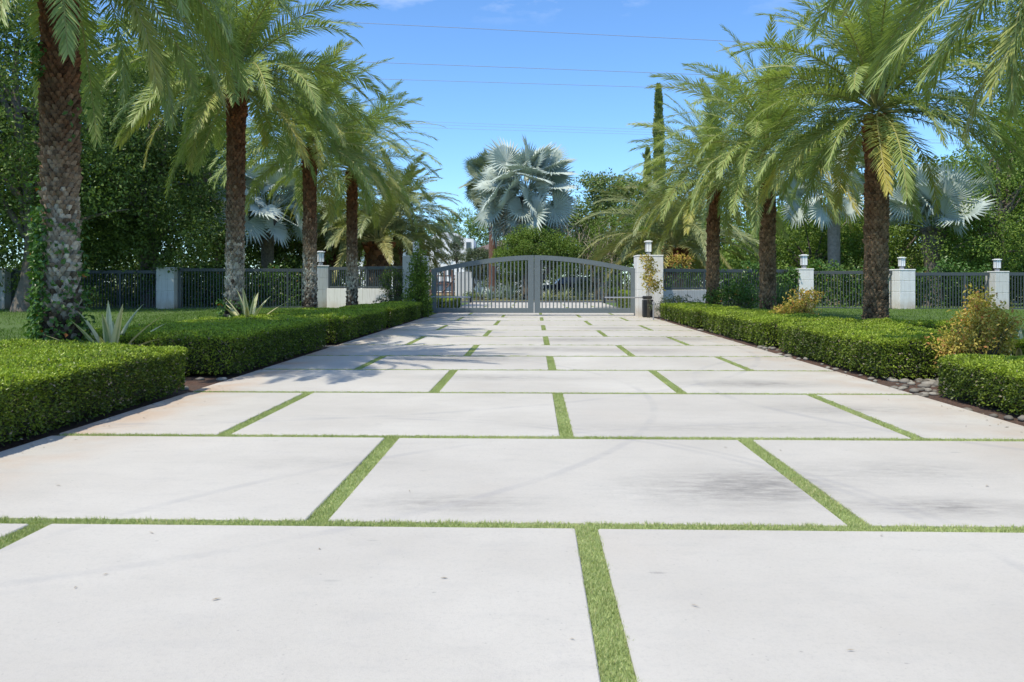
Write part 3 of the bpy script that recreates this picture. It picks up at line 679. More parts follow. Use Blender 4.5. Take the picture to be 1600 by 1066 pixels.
# ================================================================== FAN PALMS
GF='silver blue fan palms'
fan_palm('fan_palm','big silver fan palm rising above the middle of the gate',at_px(822,67.),67.,ZW(305,67.),.32,301,nl=54,pet=2.9,Rr=2.25,group=GF,elmin=-68,dead=14)
fan_palm('fan_palm','silver fan palm behind the left fence between two palm trunks',at_px(418,39.5),39.5,ZW(335,39.5),.3,302,nl=32,pet=1.8,Rr=1.3,group=GF,elmin=-25)
fan_palm('fan_palm','silver fan palm with booted trunk behind the right fence pillars',at_px(1458,38.),38.,ZW(358,38.),.36,303,nl=30,pet=1.7,Rr=1.4,group=GF,elmin=24)
fan_palm('fan_palm','silver fan palm on a smooth grey trunk right of the gate',at_px(1303,41.),41.,ZW(290,41.),.30,304,nl=26,pet=1.6,Rr=1.35,group=GF,elmin=-45,bark='greybark',boot=False)
fan_palm('green_fan_palm','dull green fan palm on a reddish trunk left of the big silver one',at_px(770,72.),72.,ZW(285,72.),.36,305,nl=44,pet=1.7,Rr=1.3,mat='green_fan',bark='redbark',elmin=-70,boot=False,dead=8)

# ================================================================== TREES
GT1='dark leafy trees behind the left fence'; GT2='leafy trees behind the right fence'
def bl(*a): return list(a)
LF=(.16,.085)
tree('broadleaf_tree','dark broadleaf tree filling the upper left corner',None or 'tree',at_px(32,30.5),30.5,bl((0,0,8.6,4.6,3.8,4.6),(1.6,.4,5.4,3.4,2.8,2.0),(-2.5,0,11,3.4,3,3.4)),330,120,.85,LF,M['oak'],M['bark'],401,GT1,.34,1)
tree('broadleaf_tree','dark glossy tree whose leaves overhang the shaded left fence pillar',"tree",at_px(235,35.5),35.5,bl((0,0,5.2,3.6,2.6,3.4),(1.6,-1.,3.3,2.6,1.8,1.8),(-2.2,-.6,3.6,2.4,1.8,2.0),(.3,0,9.,3.2,2.6,3.),(.9,-1.9,2.95,1.8,1.0,1.0),(-2.,-1.7,2.9,1.8,1.,1.),(-1,-3.,6.5,3.,2.2,1.8)),400,120,.8,LF,M['oak'],M['bark'],402,GT1,.26,2)
tree('broadleaf_tree','tall dark tree behind the second and third left trunks',"tree",at_px(330,42.),42.,bl((0,0,6.5,3.6,3,4.2),(2.4,0,4.2,2.6,2.2,2.6),(-2.,0,11,3.4,3,3.)),230,110,.95,(.19,.10),M['oak'],M['bark'],403,GT1,.26,1)
tree('broadleaf_tree','dark tree at the left edge behind the white pillar',"tree",at_px(-150,31.),31.,bl((0,0,8.,4.5,3.5,4.8),(2.5,-1,3.6,3,2.4,2.4)),220,110,1.,(.19,.10),M['oak'],M['bark'],404,GT1,.32,1)
tree('broadleaf_tree','background tree behind the two far left trees',"tree",at_px(130,46.),46.,bl((0,0,8,5.,3,7.),(-6,0,7,4,3,6),(6,0,5,4.5,2.5,5)),420,100,1.3,(.30,.18),M['oak'],M['bark'],405,GT1,.32,1)
tree('broadleaf_tree','leafy tree in shade between the left silver fan palm and the stout palm',"tree",at_px(470,47.),47.,bl((0,0,3.8,3.6,2.4,3.2),(-2,0,5.5,2.4,2,2.2)),130,90,.95,(.22,.12),M['oak'],M['bark'],406,GT1,.2,1)
tree('broadleaf_tree','sunlit feathery tree at the right edge behind the last pillar',"tree",at_px(1548,38.),38.,bl((0,0,4.6,3.2,2.6,3.0),(-1.6,-.8,3.0,2.2,1.8,1.7),(1.8,0,7.4,3.2,2.6,2.8)),280,120,.75,(.14,.065),M['mid'],M['bark'],411,GT2,.22,2)
tree('broadleaf_tree','tree at the upper right corner behind the overhanging fronds',"tree",at_px(1660,40.),40.,bl((0,0,8,4.2,3,5.2),(-2,0,4.2,3,2.4,2.6),(-1.5,0,13,4.2,3,3.6)),330,100,1.,(.18,.09),M['oak'],M['bark'],412,GT2,.3,1)
tree('broadleaf_tree','dense green tree behind the fence right of the slim twin trunks',"tree",at_px(1255,45.),45.,bl((0,0,3.4,3.,2.4,2.6),(3.2,0,3.,2.6,2.2,2.4),(-2.6,0,2.4,2.0,1.8,1.8)),230,110,.75,(.17,.09),M['mid'],M['bark'],413,GT2,.18,2)
tree('broadleaf_tree','darker tree behind the thick right trunk and silver fan palm',"tree",at_px(1400,47.),47.,bl((0,0,4.,3.8,2.6,3.4),(2.6,0,6,2.6,2.2,2.6)),210,100,.9,(.19,.10),M['oak'],M['bark'],414,GT2,.2,1)
tree('broadleaf_tree','background tree behind the slim white pillar and its lantern',"tree",at_px(1225,58.),58.,bl((0,0,3.4,4.5,2.4,3.4),(3,0,5,3,2.4,3)),230,90,1.1,(.28,.16),M['mid'],M['bark'],416,GT2,.25,1)
tree('broadleaf_tree','background tree closing the gap behind the right fence',"tree",at_px(1480,56.),56.,bl((0,0,5,6,3,5.),(7,0,7,4,3,6)),330,90,1.4,(.34,.19),M['oak'],M['bark'],415,GT2,.3,1)
GT3='trees across the street'
tree('round_tree','bright rounded tree just above the gate centre',"tree",at_px(838,63.8),63.8,bl((0,0,4.5,2.7,1.6,1.6),(-2.0,0,3.4,1.4,1.2,1.1),(2.2,0,3.7,1.6,1.2,1.3)),230,110,.6,(.17,.07),M['mid'],M['bark'],421,GT3,.16,2,zb=0.)
tree('vine_covered_tree','tall mass of vine covered trees right of the big silver palm',"tree",at_px(965,84.),84.,bl((0,0,8,5.5,3,4.6),(-5,0,6,3.,3,3.6),(5,0,7.,4,3,4.5),(-1,0,12.,4.4,2,1.5)),420,130,1.0,(.26,.15),M['far'],M['bark'],422,GT3,.3,2,agep=.05,zb=0.)
tree('leafy_tree','green tree behind the arching yellow fronds right of the gate',"tree",at_px(945,66.),66.,bl((0,0,4.2,2.6,2,2.6),(2.6,0,5.2,2.6,2,2.6)),150,100,.7,(.17,.08),M['mid'],M['bark'],423,GT3,.16,2,zb=0.)
tree('grey_green_tree','low grey green tree in front of the white house',"tree",at_px(742,74.),74.,bl((0,0,3.6,1.7,1.4,1.1),(.6,0,2.6,1.4,1.2,.9)),110,110,.45,(.14,.06),M['olive'],M['bark'],424,GT3,.12,2,zb=0.)
tree('clipped_tree','cloud pruned tree left of the white house gable',"tree",at_px(680,80.),80.,bl((0,0,5.4,.8,.7,.6),(.7,0,4.0,.9,.7,.6),(-.6,0,3.0,.8,.7,.5)),60,110,.36,(.12,.06),M['olive'],M['bark'],425,GT3,.1,1,zb=0.)
tree('clipped_tree','cloud pruned tree right of the white house gable',"tree",at_px(713,80.),80.,bl((0,0,5.6,.7,.6,.8),(.1,0,4.3,.9,.7,.6)),46,110,.36,(.12,.06),M['olive'],M['bark'],426,GT3,.1,1,zb=0.)
tree('leafy_tree','shrubby tree behind the neighbour pillar, dark beneath its crown',"tree",at_px(790,78.),78.,bl((0,0,3.,3.4,2,2.6),(3.5,0,3.0,2.4,1.6,2.6)),150,90,.75,(.2,.1),M['oak'],M['bark'],427,GT3,.16,2,zb=0.)
tree('leafy_tree','tree left of the house behind the stout palm',"tree",at_px(560,72.),72.,bl((0,0,5.,4,3,4.2),(-5,0,5,4,3,4)),190,90,1.,(.24,.13),M['mid'],M['bark'],428,GT3,.25,1,zb=0.)
tree('leafy_tree','light green tree between the house and the silver palm',"tree",at_px(728,128.),128.,bl((0,0,9.5,5.2,2,4.0),(-5.,0,8.5,4.2,2,3.4)),170,90,1.,(.3,.16),M['mid'],M['bark'],430,GT3,.25,1,zb=0.)
tree('leafy_tree','green tree behind the stout palm right of the gate',"tree",at_px(1075,64.),64.,bl((0,0,4.6,4.4,3,4.2),(5,0,4.6,3.5,3,4)),220,90,1.,(.24,.13),M['mid'],M['bark'],429,GT3,.25,1,zb=0.)

def cypress(label,X,Y,h,r,seed):
    rng=np.random.default_rng(seed); root=empty('cypress_tree',(X,Y,0),label=label,cat='tree',group='narrow cypress trees')
    t=MB(); t.tube([(0,0,-.1),(0,0,h*.9)],[.16,.03],7); t.build('trunk',M['bark'],root)
    n=7000; z=rng.uniform(.04,1,n)**.9*h; rr=r*np.interp(z/h,[0,.1,.55,.8,.94,1],[.5,.9,1,.85,.45,.08])*(1+.18*np.sin(z*2.3))*rng.uniform(.35,1.08,n)**.5; a=rng.uniform(0,2*pi,n)
    P=np.stack([rr*np.cos(a),rr*np.sin(a),z],1); D=unit(np.stack([np.cos(a)*.5,np.sin(a)*.5,np.full(n,1.)],1)+rng.normal(0,.3,(n,3)))
    m=MB(); leaves(m,P,D,rdir(rng,n),.34,.12,rng.random(n)); m.build('crown',M['cypress'],root)
cypress('tall thin cypress spire beside the right palm crowns',at_px(1029,66.),66.,ZW(134,66.),.40,431)
cypress('short dark cypress tip left of the tall spire',at_px(1012,72.),72.,ZW(234,72.),.30,432)

def far_woods():
    rng=np.random.default_rng(441); b=MB()
    n=900; x=rng.uniform(-190,190,n); y=rng.uniform(150,185,n); top=7.5+2.5*np.sin(x*.07)+2*np.sin(x*.19+1); z=rng.uniform(0,1,n)**.7*top
    clusters(b,rng,np.stack([x,y,z],1),np.full(n,2.6),55,.7,.4)
    stuff(b.build('far_woods',M['far']),'far off treeline along the horizon','wood')
far_woods()

# dead hanging stalks of the vine mass
def dead_stalks():
    rng=np.random.default_rng(451); b=MB(); X,Y=at_px(900,65.),65.
    for i in range(170):
        a=np.array([rng.uniform(-3.2,5.0),rng.uniform(-1,1),rng.uniform(4.5,6.6)]); k=1 if rng.random()<.75 else 0
        e=a+np.array([rng.normal(.1,.5),rng.normal(0,.4),-rng.uniform(.6,2.0) if k else rng.uniform(-.4,.6)]); m=(a+e)/2+rng.normal(0,.12,3)
        b.tube([a,m,e],[.018,.022,.012],4,rng.random())
    for i in range(90):
        a=np.array([rng.uniform(.3,3.5),rng.uniform(-.7,.7),rng.uniform(2.8,4.2)]); e=a+rng.normal(0,.6,3)
        b.tube([a,(a+e)/2+rng.normal(0,.1,3),e],[.03,.03,.015],4,rng.random()*.5)
    for i in range(12):
        a=np.array([rng.uniform(0,3),0,-.1]); e=np.array([a[0]+rng.normal(0,.8),0,rng.uniform(4,6.)]); b.tube([a,(a+e)/2+rng.normal(0,.2,3),e],[.05,.04,.02],5,rng.random()*.4)
    o=b.build('dry_shrub',M['dry'],loc=(X,Y,0)); tag(o,'tangle of dead grey branches and hanging stalks above the right gate leaf','dead shrub')
dead_stalks()

# ================================================================== SHRUBS AND SMALL PLANTS
shrub('golden_shrub','tall loose golden shrub between the right edge hedge and the next block','shrub',at_px(1530,10.6),10.6,bl((0,0,.85,.30,.3,.48),(-.40,-.1,.52,.26,.26,.36),(.35,.1,.75,.24,.25,.4),(.1,.2,1.1,.14,.16,.2)),4200,(.055,.028),'gold',501,.009,14,agep=.16,inner=.05,rad=.075,zb=.0)
shrub('golden_shrub','small golden shrub in front of the white pillar right of the gate','shrub',at_px(1250,20.),20.,bl((0,0,.8,.5,.4,.35),(-.45,0,.62,.35,.3,.28),(.2,0,1.0,.35,.3,.22)),2000,(.07,.035),'gold',502,.009,12,agep=.2,inner=.05,rad=.09,zb=.05)
shrub('croton_sapling','thin yellow leaved sapling growing up against the right gate pillar','shrub',at_px(1014,30.6),30.6,bl((0,0,1.9,.35,.2,.5),(.15,0,1.35,.45,.2,.35),(-.1,0,2.3,.25,.2,.25)),900,(.11,.055),'gold',503,.005,7,agep=.12,inner=.05,rad=.14,zb=.0)
shrub('conical_shrub','cone shaped green shrub hiding the left gate pillar','shrub',at_px(653,31.0),31.0,bl((0,0,.6,.66,.4,.6),(.04,0,1.3,.56,.38,.65),(.06,0,2.05,.42,.3,.6),(.05,0,2.7,.18,.15,.45)),5200,(.10,.06),'mid',504,.02,14,rad=.13,zb=.0)
shrub('dark_bush','dense dark bush in front of the fence left of the gate pillar','shrub',at_px(616,33.),33.,bl((0,0,1.5,.7,.5,.65),(.1,0,.8,.45,.4,.5)),2000,(.08,.045),'oak',505,.02,12,rad=.14)
shrub('low_bush','small dark bush at the foot of the low white wall','shrub',at_px(607,31.5),31.5,bl((0,0,.55,.6,.35,.3),(-.6,0,.35,.4,.3,.2)),700,(.07,.04),'olive',506,.01,10)
shrub('grey_bush','rounded greyish bush in front of the low wall right of the gate','shrub',at_px(1058,30.4),30.4,bl((0,0,.62,.75,.5,.34),(-.6,0,.5,.5,.4,.28),(.75,0,.5,.45,.4,.25)),2000,(.07,.035),'olive',507,.012,14,agep=.1)
shrub('leafy_bush','bright leafy bush between the two right palm trunks','shrub',at_px(1150,27.5),27.5,bl((0,0,.85,.75,.5,.6),(-.65,0,.7,.5,.4,.5),(.6,0,.55,.5,.4,.4)),2200,(.09,.05),'vine',508,.015,14,agep=.02,rad=.14)
shrub('orange_bush','mottled orange and green bush under the stout palm right of the gate','shrub',at_px(1062,38.),38.,bl((0,0,2.3,.8,.5,.5)),600,(.12,.06),'gold',509,.02,10,agep=.35,rad=.16,inner=.1)
def fence_vines(label,x0,x1,d0,d1,z0,z1,n,seed,dens=1.,over=.25):
    rng=np.random.default_rng(seed); a=px(x0,442,d0); c=px(x1,442,d1); m=MB()
    t=rng.uniform(0,1,n); ph=rng.uniform(0,6,3); topz=z1+over*np.sin(t*9+ph[0])+.15*np.sin(t*23+ph[1]); P=a[None]*(1-t[:,None])+c[None]*t[:,None]
    zz=rng.uniform(0,1,n)**.8; keep=rng.random(n)<(.42+.58*zz)*(.65+.35*np.sin(t*15+zz*5+ph[2])); P[:,2]=z0+(topz-z0)*zz; P[:,1]+=rng.normal(0,.16,n); P=P[keep]; k=len(P)
    o=P.mean(0)*np.array([1,1,0]); P=P-o
    D=unit(rdir(rng,k)*.9+np.array([0,-.4,-.25])); leaves(m,P,D,unit(rdir(rng,k)*.6+np.array([0,-.7,.5])),.13*rng.uniform(.7,1.3,k),.085,np.clip(rng.normal(.45,.22,k),0,1),(rng.random(k)<.02)*.5)
    for i in range(14):
        s=rng.random(); b=(a*(1-s)+c*s)*np.array([1,1,0])-o+np.array([0,.05,z0]); q=b+np.array([rng.normal(0,.3),0,(z1-z0)*rng.uniform(.6,1)]); m.tube([b,(b+q)/2+rng.normal(0,.08,3),q],[.014,.012,.006],5,.2,.0)
    ob=m.build('fence_vine',M['vine'],loc=o); tag(ob,label,'climbing plant','climbing plants on the fence')
fence_vines('climbing green vines covering the fence left of the white pillar with golden shrub',1120,1246,34.4,35.1,.25,2.15,5200,521)
fence_vines('green vines thinly woven through the fence between two white pillars',1268,1392,35.3,34.1,.25,2.2,3300,522)
fence_vines('dark vines on the fence right of the widest white pillar',1428,1545,34.2,34.2,.25,2.2,4200,523)
fence_vines('dark vines behind the fence at the second left palm trunk',280,470,35.2,36.4,.25,1.95,4600,524)
fence_vines('dark vines behind the fence beside the ivy clad palm',30,255,34.9,34.9,.25,1.9,5200,525)
fence_vines('loose vine sprays on the fence beside the right gate pillar',1040,1110,33.3,34.3,1.,2.0,500,526)
def understory():
    rng=np.random.default_rng(571); k=0
    for (x,d,mt) in ((-60,38.5,'oak'),(40,38.,'oak'),(115,38.5,'oak'),(190,38.,'oak'),(255,38.5,'oak'),(325,38.5,'oak'),(385,39.,'oak'),(440,40.,'oak'),(505,40.5,'oak'),(1185,39.,'oak'),(1250,39.5,'mid'),(1330,39.,'oak'),(1405,39.,'oak'),(1475,38.5,'oak'),(1545,39.,'oak'),(1620,39.,'oak')):
        w=rng.uniform(1.5,1.9); h=rng.uniform(1.2,1.7)
        where=['against the left edge','at the left edge pillar','behind the ivy clad palm','just left of the shaded left pillar','right of the shaded left pillar','left of the pale scaled palm trunk','right of the pale scaled palm trunk','under the left silver fan palm','behind the left corner pillar','behind the second right palm trunk','behind the slim white pillar','behind the thick right palm trunk','behind the widest white pillar','under the right silver fan palm','behind the shaded right pillar','at the right edge'][k]
        shrub('understory_bush',('dark' if mt=='oak' else 'bright')+' bush filling the space beyond the fence '+where,'shrub',at_px(x,d),d,bl((0,0,h*.75,w,.7,h),(.6,0,h*.5,w*.8,.6,h*.6)),2600,(.17,.10),mt,580+k,.03,8,rad=.22,zb=.1,group='bushes beyond the fence',agep=.04); k+=1
understory()
def ivy(label,X,Y,r,z0,z1,n,seed,patches):
    rng=np.random.default_rng(seed); m=MB(); P=[];
    for (za,zb,aa,ab,k) in patches:
        z=rng.uniform(za,zb,k); a=rng.uniform(aa,ab,k); rr=r*(1+.35*np.exp(-z*2))+rng.uniform(.02,.15,k); P.append(np.stack([rr*np.cos(a),rr*np.sin(a),z],1))
    P=np.concatenate(P); k=len(P); o=unit(P*np.array([1,1,0]))
    leaves(m,P,unit(o*.5+rdir(rng,k)*.8+np.array([0,0,-.5])),unit(o+rdir(rng,k)*.6+np.array([0,0,.3])),.085*rng.uniform(.6,1.4,k),.06*rng.uniform(.8,1.2,k),np.clip(rng.normal(.4,.25,k),0,1),(rng.random(k)<.012))
    ob=m.build('ivy',M['vine'],loc=(X,Y,gz(X,Y))); tag(ob,label,'climbing plant','vines on palm trunks')
ivy('leafy ivy climbing the nearest left palm trunk',at_px(96,11.5),11.5,.24,0,3,0,531,[(0,2.1,-3.6,.5,300),(0,2.3,2.2,4.6,900),(1.2,2.2,2.6,4.4,240),(1.9,2.8,2.6,3.9,70),(4.2,4.75,3.,4.6,80),(3.2,4.0,-.8,.2,16),(0,1.2,-4,1,240)])
ivy('small leafy vine on the upper trunk of the second right palm',at_px(1200,23.),23.,.215,0,3,0,532,[(3.6,4.6,-1.7,-.1,90),(0,.9,-3.3,.2,60)])
ivy('tufts of fern and vine at the foot of the left palm with pale scales',at_px(366,19.),19.,.22,0,1,0,533,[(.1,.75,-3.6,.6,260)])

GA='striped sword leaved plants'
rosette('striped_plant','cream striped sword leaved plant beside the ivy clad palm','plant',at_px(172,11.35),11.35,15,1.02,.12,'agave',541,(86,28),20,group=GA,stripe=True,zb=.16)
rosette('striped_plant','striped sword leaved plant at the foot of the pale scaled left palm','plant',at_px(388,18.2),18.2,14,1.15,.13,'agave',542,(84,18),22,group=GA,stripe=True,zb=.25)
rosette('striped_plant','striped sword leaved plant half hidden behind the right edge hedge','plant',at_px(1592,10.9),10.9,12,.85,.10,'agave',543,(70,10),25,group=GA,stripe=True,zb=.15)
rosette('spiky_plant','tall green strap leaved plant beside the second right palm trunk','plant',at_px(1216,24.5),24.5,44,1.35,.06,'strap',544,(88,40),18)
rosette('spiky_plant','low dark strap leaved plant left of the second right palm trunk','plant',at_px(1180,22.2),22.2,26,.8,.05,'strap',545,(70,10),40)
GB='blue grey succulents across the street'
for i,(x,d,L,s,lb) in enumerate(((751,66.,1.5,551,'blue grey succulent just right of the white neighbour pillar'),(766,65.,1.3,552,'low blue grey succulent between two larger ones in the bed'),(797,66.5,1.7,553,'largest blue grey succulent in the bed left of the gate meeting stiles'),(782,67.5,1.5,554,'blue grey succulent at the back of the bed'))):
    rosette('blue_succulent',lb,'plant',at_px(x,d),d,34,L,.14,'agave_blue',s,(85,5),15,zb=-.03,group=GB)
for i,(x,d,L,s,lb) in enumerate(((858,63.,1.3,556,'green and cream spiky plant just right of the gate meeting stiles'),(882,63.,1.5,557,'green and cream spiky plant in front of the dark car'),(905,64.,1.3,558,'spiky plant at the right end of the bed in front of the dark car'))):
    rosette('bed_plant',lb,'plant',at_px(x,d),d,30,L,.10,'agave',s,(80,5),30,zb=-.03,group='spiky plants in the bed across the street')
shrub('green_mound','bright green low mound at the foot of the white neighbour pillar','shrub',at_px(758,64.),64.,bl((-1.2,0,.35,.7,.5,.4)),500,(.1,.06),'mid',561,.01,6,zb=-.03)
shrub('dark_shrub','dark shrub right of the dark car behind the spiky plants','shrub',at_px(912,67.),67.,bl((0,0,1.0,1.3,.8,.9)),1100,(.16,.08),'oak',562,.02,8,zb=-.03,rad=.2)
shrub('dark_shrub','dark shrub behind the blue grey succulents','shrub',at_px(805,72.),72.,bl((0,0,1.6,2.4,.8,1.6)),1700,(.2,.1),'oak',563,.02,8,zb=-.03,rad=.25)
shrub('dark_shrub','dark shrub mass behind the bars at the right end of the gate','shrub',at_px(975,63.5),63.5,bl((0,0,1.3,2.,.8,1.4)),1500,(.2,.1),'oak',564,.02,8,zb=-.03,rad=.25)
shrub('dark_shrub','wide dark shrub mass behind the dark car','shrub',at_px(890,88.),88.,bl((0,0,1.8,5.,.9,1.9),(3,0,1.8,4,.9,1.9)),4200,(.3,.17),'oak',566,.03,8,zb=-.03,rad=.35)
shrub('dark_shrub','dark shaded shrub behind the fence at the far left edge','shrub',at_px(60,31.5),31.5,bl((0,0,.9,1.6,.6,.8),(1.6,0,.6,1.,.5,.5)),1700,(.12,.07),'oak',565,.02,8,rad=.2)

# ================================================================== GATE
GV=32.6
def gate():
    W=8.72; ul=uv_of(XW(675,32.8),32.8)[0]; uc=uv_of(XW(834.5,32.6),32.6)[0]; ur=uv_of(XW(993,32.4),32.4)[0]
    zc,ze=2.57,1.99; zb=.12; T=.07
    def top(u):
        w=(ur-ul)/2; s=(u-uc)/w; return zc-(zc-ze)*abs(s)**1.75
    for sg,label in ((-1,'left leaf of the arched grey metal driveway gate'),(1,'right leaf of the arched grey metal driveway gate')):
        uo=ul if sg<0 else ur; ui=uc+sg*.012
        hinge=dr(uo,GV,0); root=empty('driveway_gate',hinge,-TH,label=label,cat='gate',group='two leaves of the driveway gate')
        L=lambda u:u-uo
        def rail(mb,off0,off1,bottom=False):
            us=np.linspace(ui+sg*.252,uo-sg*.202,25)
            for i in range(24):
                a,c=us[i],us[i+1]
                V=[(L(a),-T/2,top(a)-off1),(L(c),-T/2,top(c)-off1),(L(c),-T/2,top(c)-off0),(L(a),-T/2,top(a)-off0)]; V+= [(x,T/2,z) for x,_,z in V]
                fs=[(0,1,2,3),(7,6,5,4),(3,2,6,7),(1,0,4,5)]
                mb.poly(V,fs)
        m=MB(); rail(m,0,.20); m.build('top_rail',M['gate'],root)
        def stile(u0,u1,name):
            m=MB(); z0=zb; P=[(L(u0),z0),(L(u1),z0),(L(u1),top(u1)),(L(u0),top(u0))]; m.prism(P,-T/2-.006,T/2+.006); m.build(name,M['gate'],root)
        stile(ui,ui+sg*.25,'stile'); stile(uo-sg*.20,uo,'stile')
        m=MB(); a,c=ui+sg*.252,uo-sg*.202; m.box(((L(a)+L(c))/2,0,zb+.105),(abs(c-a),T,.21),bev=.006); m.build('bottom_rail',M['gate'],root)
        nb=24
        for i in range(nb):
            u=a+(c-a)*(i+.5)/nb; z0,z1=zb+.205,top(u)-.19
            m=MB(); m.box((0,0,(z1-z0)/2),(.05,.04,z1-z0)); m.build('bar',M['gate'],root,loc=(L(u),0,z0))
        for z in (.45,1.75):
            m=MB(); m.tube([(sg*.05,0,z-.08),(sg*.05,0,z+.08)],.035,10); m.build('hinge',M['black'],root)
gate()

def pillar_mesh(w,h,grooves,capw=.03,caph=.0):
    m=MB(); zs=[0]+grooves+[h]
    for i in range(len(zs)-1):
        a,b=zs[i],zs[i+1]; g=.010
        m.box((0,0,(a+b)/2),(w,w,b-a-(g if i<len(zs)-2 else 0)),bev=.012)
        if i<len(zs)-2: m.box((0,0,b-.006),(w-.03,w-.03,.03))
    return m
def lamp(X,Y,z,s,label,rz=0.):
    root=empty('pillar_lamp',(X,Y,z),rz,label=label,cat='lamp',group='lantern lamps on the pillars')
    m=MB(); m.box((0,0,.045*s),(.14*s,.14*s,.09*s),bev=.006); m.tube([(0,0,.09*s),(0,0,.13*s)],.05*s,10); m.build('base',M['lampframe'],root)
    m=MB(); m.box((0,0,.31*s),(.19*s,.19*s,.35*s),bev=.006); m.build('glass',M['lampglass'],root)
    m=MB()
    for x in(-1,1):
        for y in(-1,1): m.box((x*.097*s,y*.097*s,.31*s),(.014*s,.014*s,.36*s))
    for x,y in ((0,1),(0,-1),(1,0),(-1,0)): m.box((x*.098*s,y*.098*s,.31*s),(.010*s,.010*s,.35*s))
    m.build('frame',M['lampframe'],root)
    m=MB(); m.box((0,0,.505*s),(.27*s,.27*s,.035*s),bev=.008); m.box((0,0,.53*s),(.16*s,.16*s,.02*s),bev=.004); m.build('cap',M['white'],root)
def pillar(X,Y,w,h,label,rz,mat,zb,lampscale=1.,lamplabel=None,cap=True,name='fence_pillar',group='white stucco pillars of the fence'):
    root=empty(name,(X,Y,zb),rz,label=label,cat='pillar',group=group)
    m=pillar_mesh(w,h-.06,[h*.44,h*.72]); m.build('shaft',M[mat],root)
    m=MB(); m.box((0,0,h-.028),(w+.03,w+.03,.06),bev=.015); m.build('cap',M[mat],root)
    if lamplabel: lamp(X,Y,zb+h,lampscale,lamplabel,rz)
zl=lambda X,Y: gz(X,Y)-.04
# gate pillars
RP=dr(6.05-.12,32.5-.05); LPx=XW(648,33.0)
pillar(XW(1013,32.3),32.3,1.08,2.60,'broad white gate pillar right of the gate with a sapling against it',-TH,'stucco',-.05,1.15,'lantern on the broad right gate pillar',name='gate_pillar',group='gate pillars')
pillar(XW(650,33.3),33.3,1.0,2.60,'white gate pillar left of the gate behind the cone shaped shrub',-TH,'stucco2',-.05,1.15,'lantern above the cone shaped shrub',name='gate_pillar',group='gate pillars')
FL1=(XW(501,36.),36.); FL2=(XW(264,34.),34.); FL3=(XW(2,33.6),33.6); FR1=(XW(1256,35.2),35.2); FR2=(XW(1409,33.7),33.7); FR3=(XW(1558,33.6),33.6)
FL4=(-29.5,33.4); FR4=(28.5,33.6)
pillar(*FL1,.62,ZW(415,36)-zl(*FL1),'white corner pillar at the left end of the low wall',.5,'stucco2',zl(*FL1),1.25,'lantern on the left corner pillar beside a palm trunk')
pillar(*FL2,.78,ZW(418,34)-zl(*FL2),'shaded grey white pillar under overhanging leaves on the left',0,'stucco2',zl(*FL2))
pillar(*FL3,.85,ZW(420,33.6)-zl(*FL3),'white pillar at the left edge of the photo',0,'stucco2',zl(*FL3))
pillar(*FR1,.66,ZW(420,35.2)-zl(*FR1),'slim white pillar behind the small golden shrub',0,'stucco',zl(*FR1),1.2,'lantern on the slim white pillar behind the small golden shrub')
pillar(*FR2,.76,ZW(421,33.7)-zl(*FR2),'widest bright white fence pillar just right of the thick palm trunk',.18,'stucco',zl(*FR2),1.0,'lantern on the bright pillar right of the thick palm trunk',)
pillar(*FR3,.64,ZW(424,33.6)-zl(*FR3),'shaded white pillar near the right edge behind the tall golden shrub',.1,'stucco2',zl(*FR3),1.0,'lantern on the shaded pillar near the right edge')

def low_wall(A,B,label,z1,zb):
    A=np.array(A);B=np.array(B); L=np.linalg.norm(B-A); rz=math.atan2(B[1]-A[1],B[0]-A[0]); c=(A+B)/2
    m=MB(); h=z1-zb; m.box((0,0,h/2),(L,.22,h),bev=.012); o=m.build('low_wall',M['stucco2'],loc=(c[0],c[1],zb),rz=rz); tag(o,label,'wall','low white walls beside the gate')
low_wall((FL1[0]+.42,FL1[1]-.25),(XW(634,33.4),33.4),'low white garden wall left of the gate carrying a dark fence',ZW(451,35.),.05)
low_wall((XW(1034,32.6),32.6),(XW(1112,34.),34.),'low white garden wall right of the gate behind the grey bush',ZW(453,33.3),.05)

def fence(A,B,z0,z1,label,gap=.125):
    A=np.array(A);B=np.array(B); L=np.linalg.norm(B-A); rz=math.atan2(B[1]-A[1],B[0]-A[0])
    root=empty('metal_fence',(A[0],A[1],z0),rz,label=label,cat='fence',group='dark metal fence panels'); h=z1-z0
    m=MB(); m.box((L/2,0,h-.07),(L,.05,.14),bev=.005); m.build('top_rail',M['fence'],root)
    m=MB(); m.box((L/2,0,.06),(L,.045,.07),bev=.005); m.build('bottom_rail',M['fence'],root)
    n=max(2,int(L/gap)); m=MB()
    for i in range(n):
        if (i%18)!=0: m.box((L*(i+.5)/n,0,(h-.14+.095)/2),(.032,.032,h-.14-.095))
    m.build('pickets',M['fence'],root)
    for i in range(0,n,18):
        m=MB(); m.box((0,0,h/2-.004),(.09,.075,h)); m.build('post',M['fence'],root,loc=(L*(i+.5)/n,0,0))
zt=lambda y,d: ZW(y,d)
fence((FL1[0]+.42,FL1[1]-.25),(XW(634,33.4),33.4),ZW(451,35.)+.005,2.13,'short dark fence panel standing on the low wall left of the gate')
fence((XW(1034,32.6),32.6),(XW(1112,34.),34.),ZW(453,33.3)+.005,2.0,'short dark fence panel standing on the low wall right of the gate')
fence((XW(1112.5,34.02),34.02),(FR1[0]-.34,FR1[1]-.02),.2,2.0,'fence panel overgrown with vines left of the slim white pillar')
fence((FR1[0]+.34,FR1[1]-.05),(FR2[0]-.39,FR2[1]+.05),.2,1.93,'fence panel between the slim and the widest white pillars')
fence((FR2[0]+.39,FR2[1]),(FR3[0]-.34,FR3[1]),.2,1.85,'dark fence panel right of the widest white pillar')
fence((FR3[0]+.34,FR3[1]),FR4,.2,1.85,'dark fence panel at the right edge')
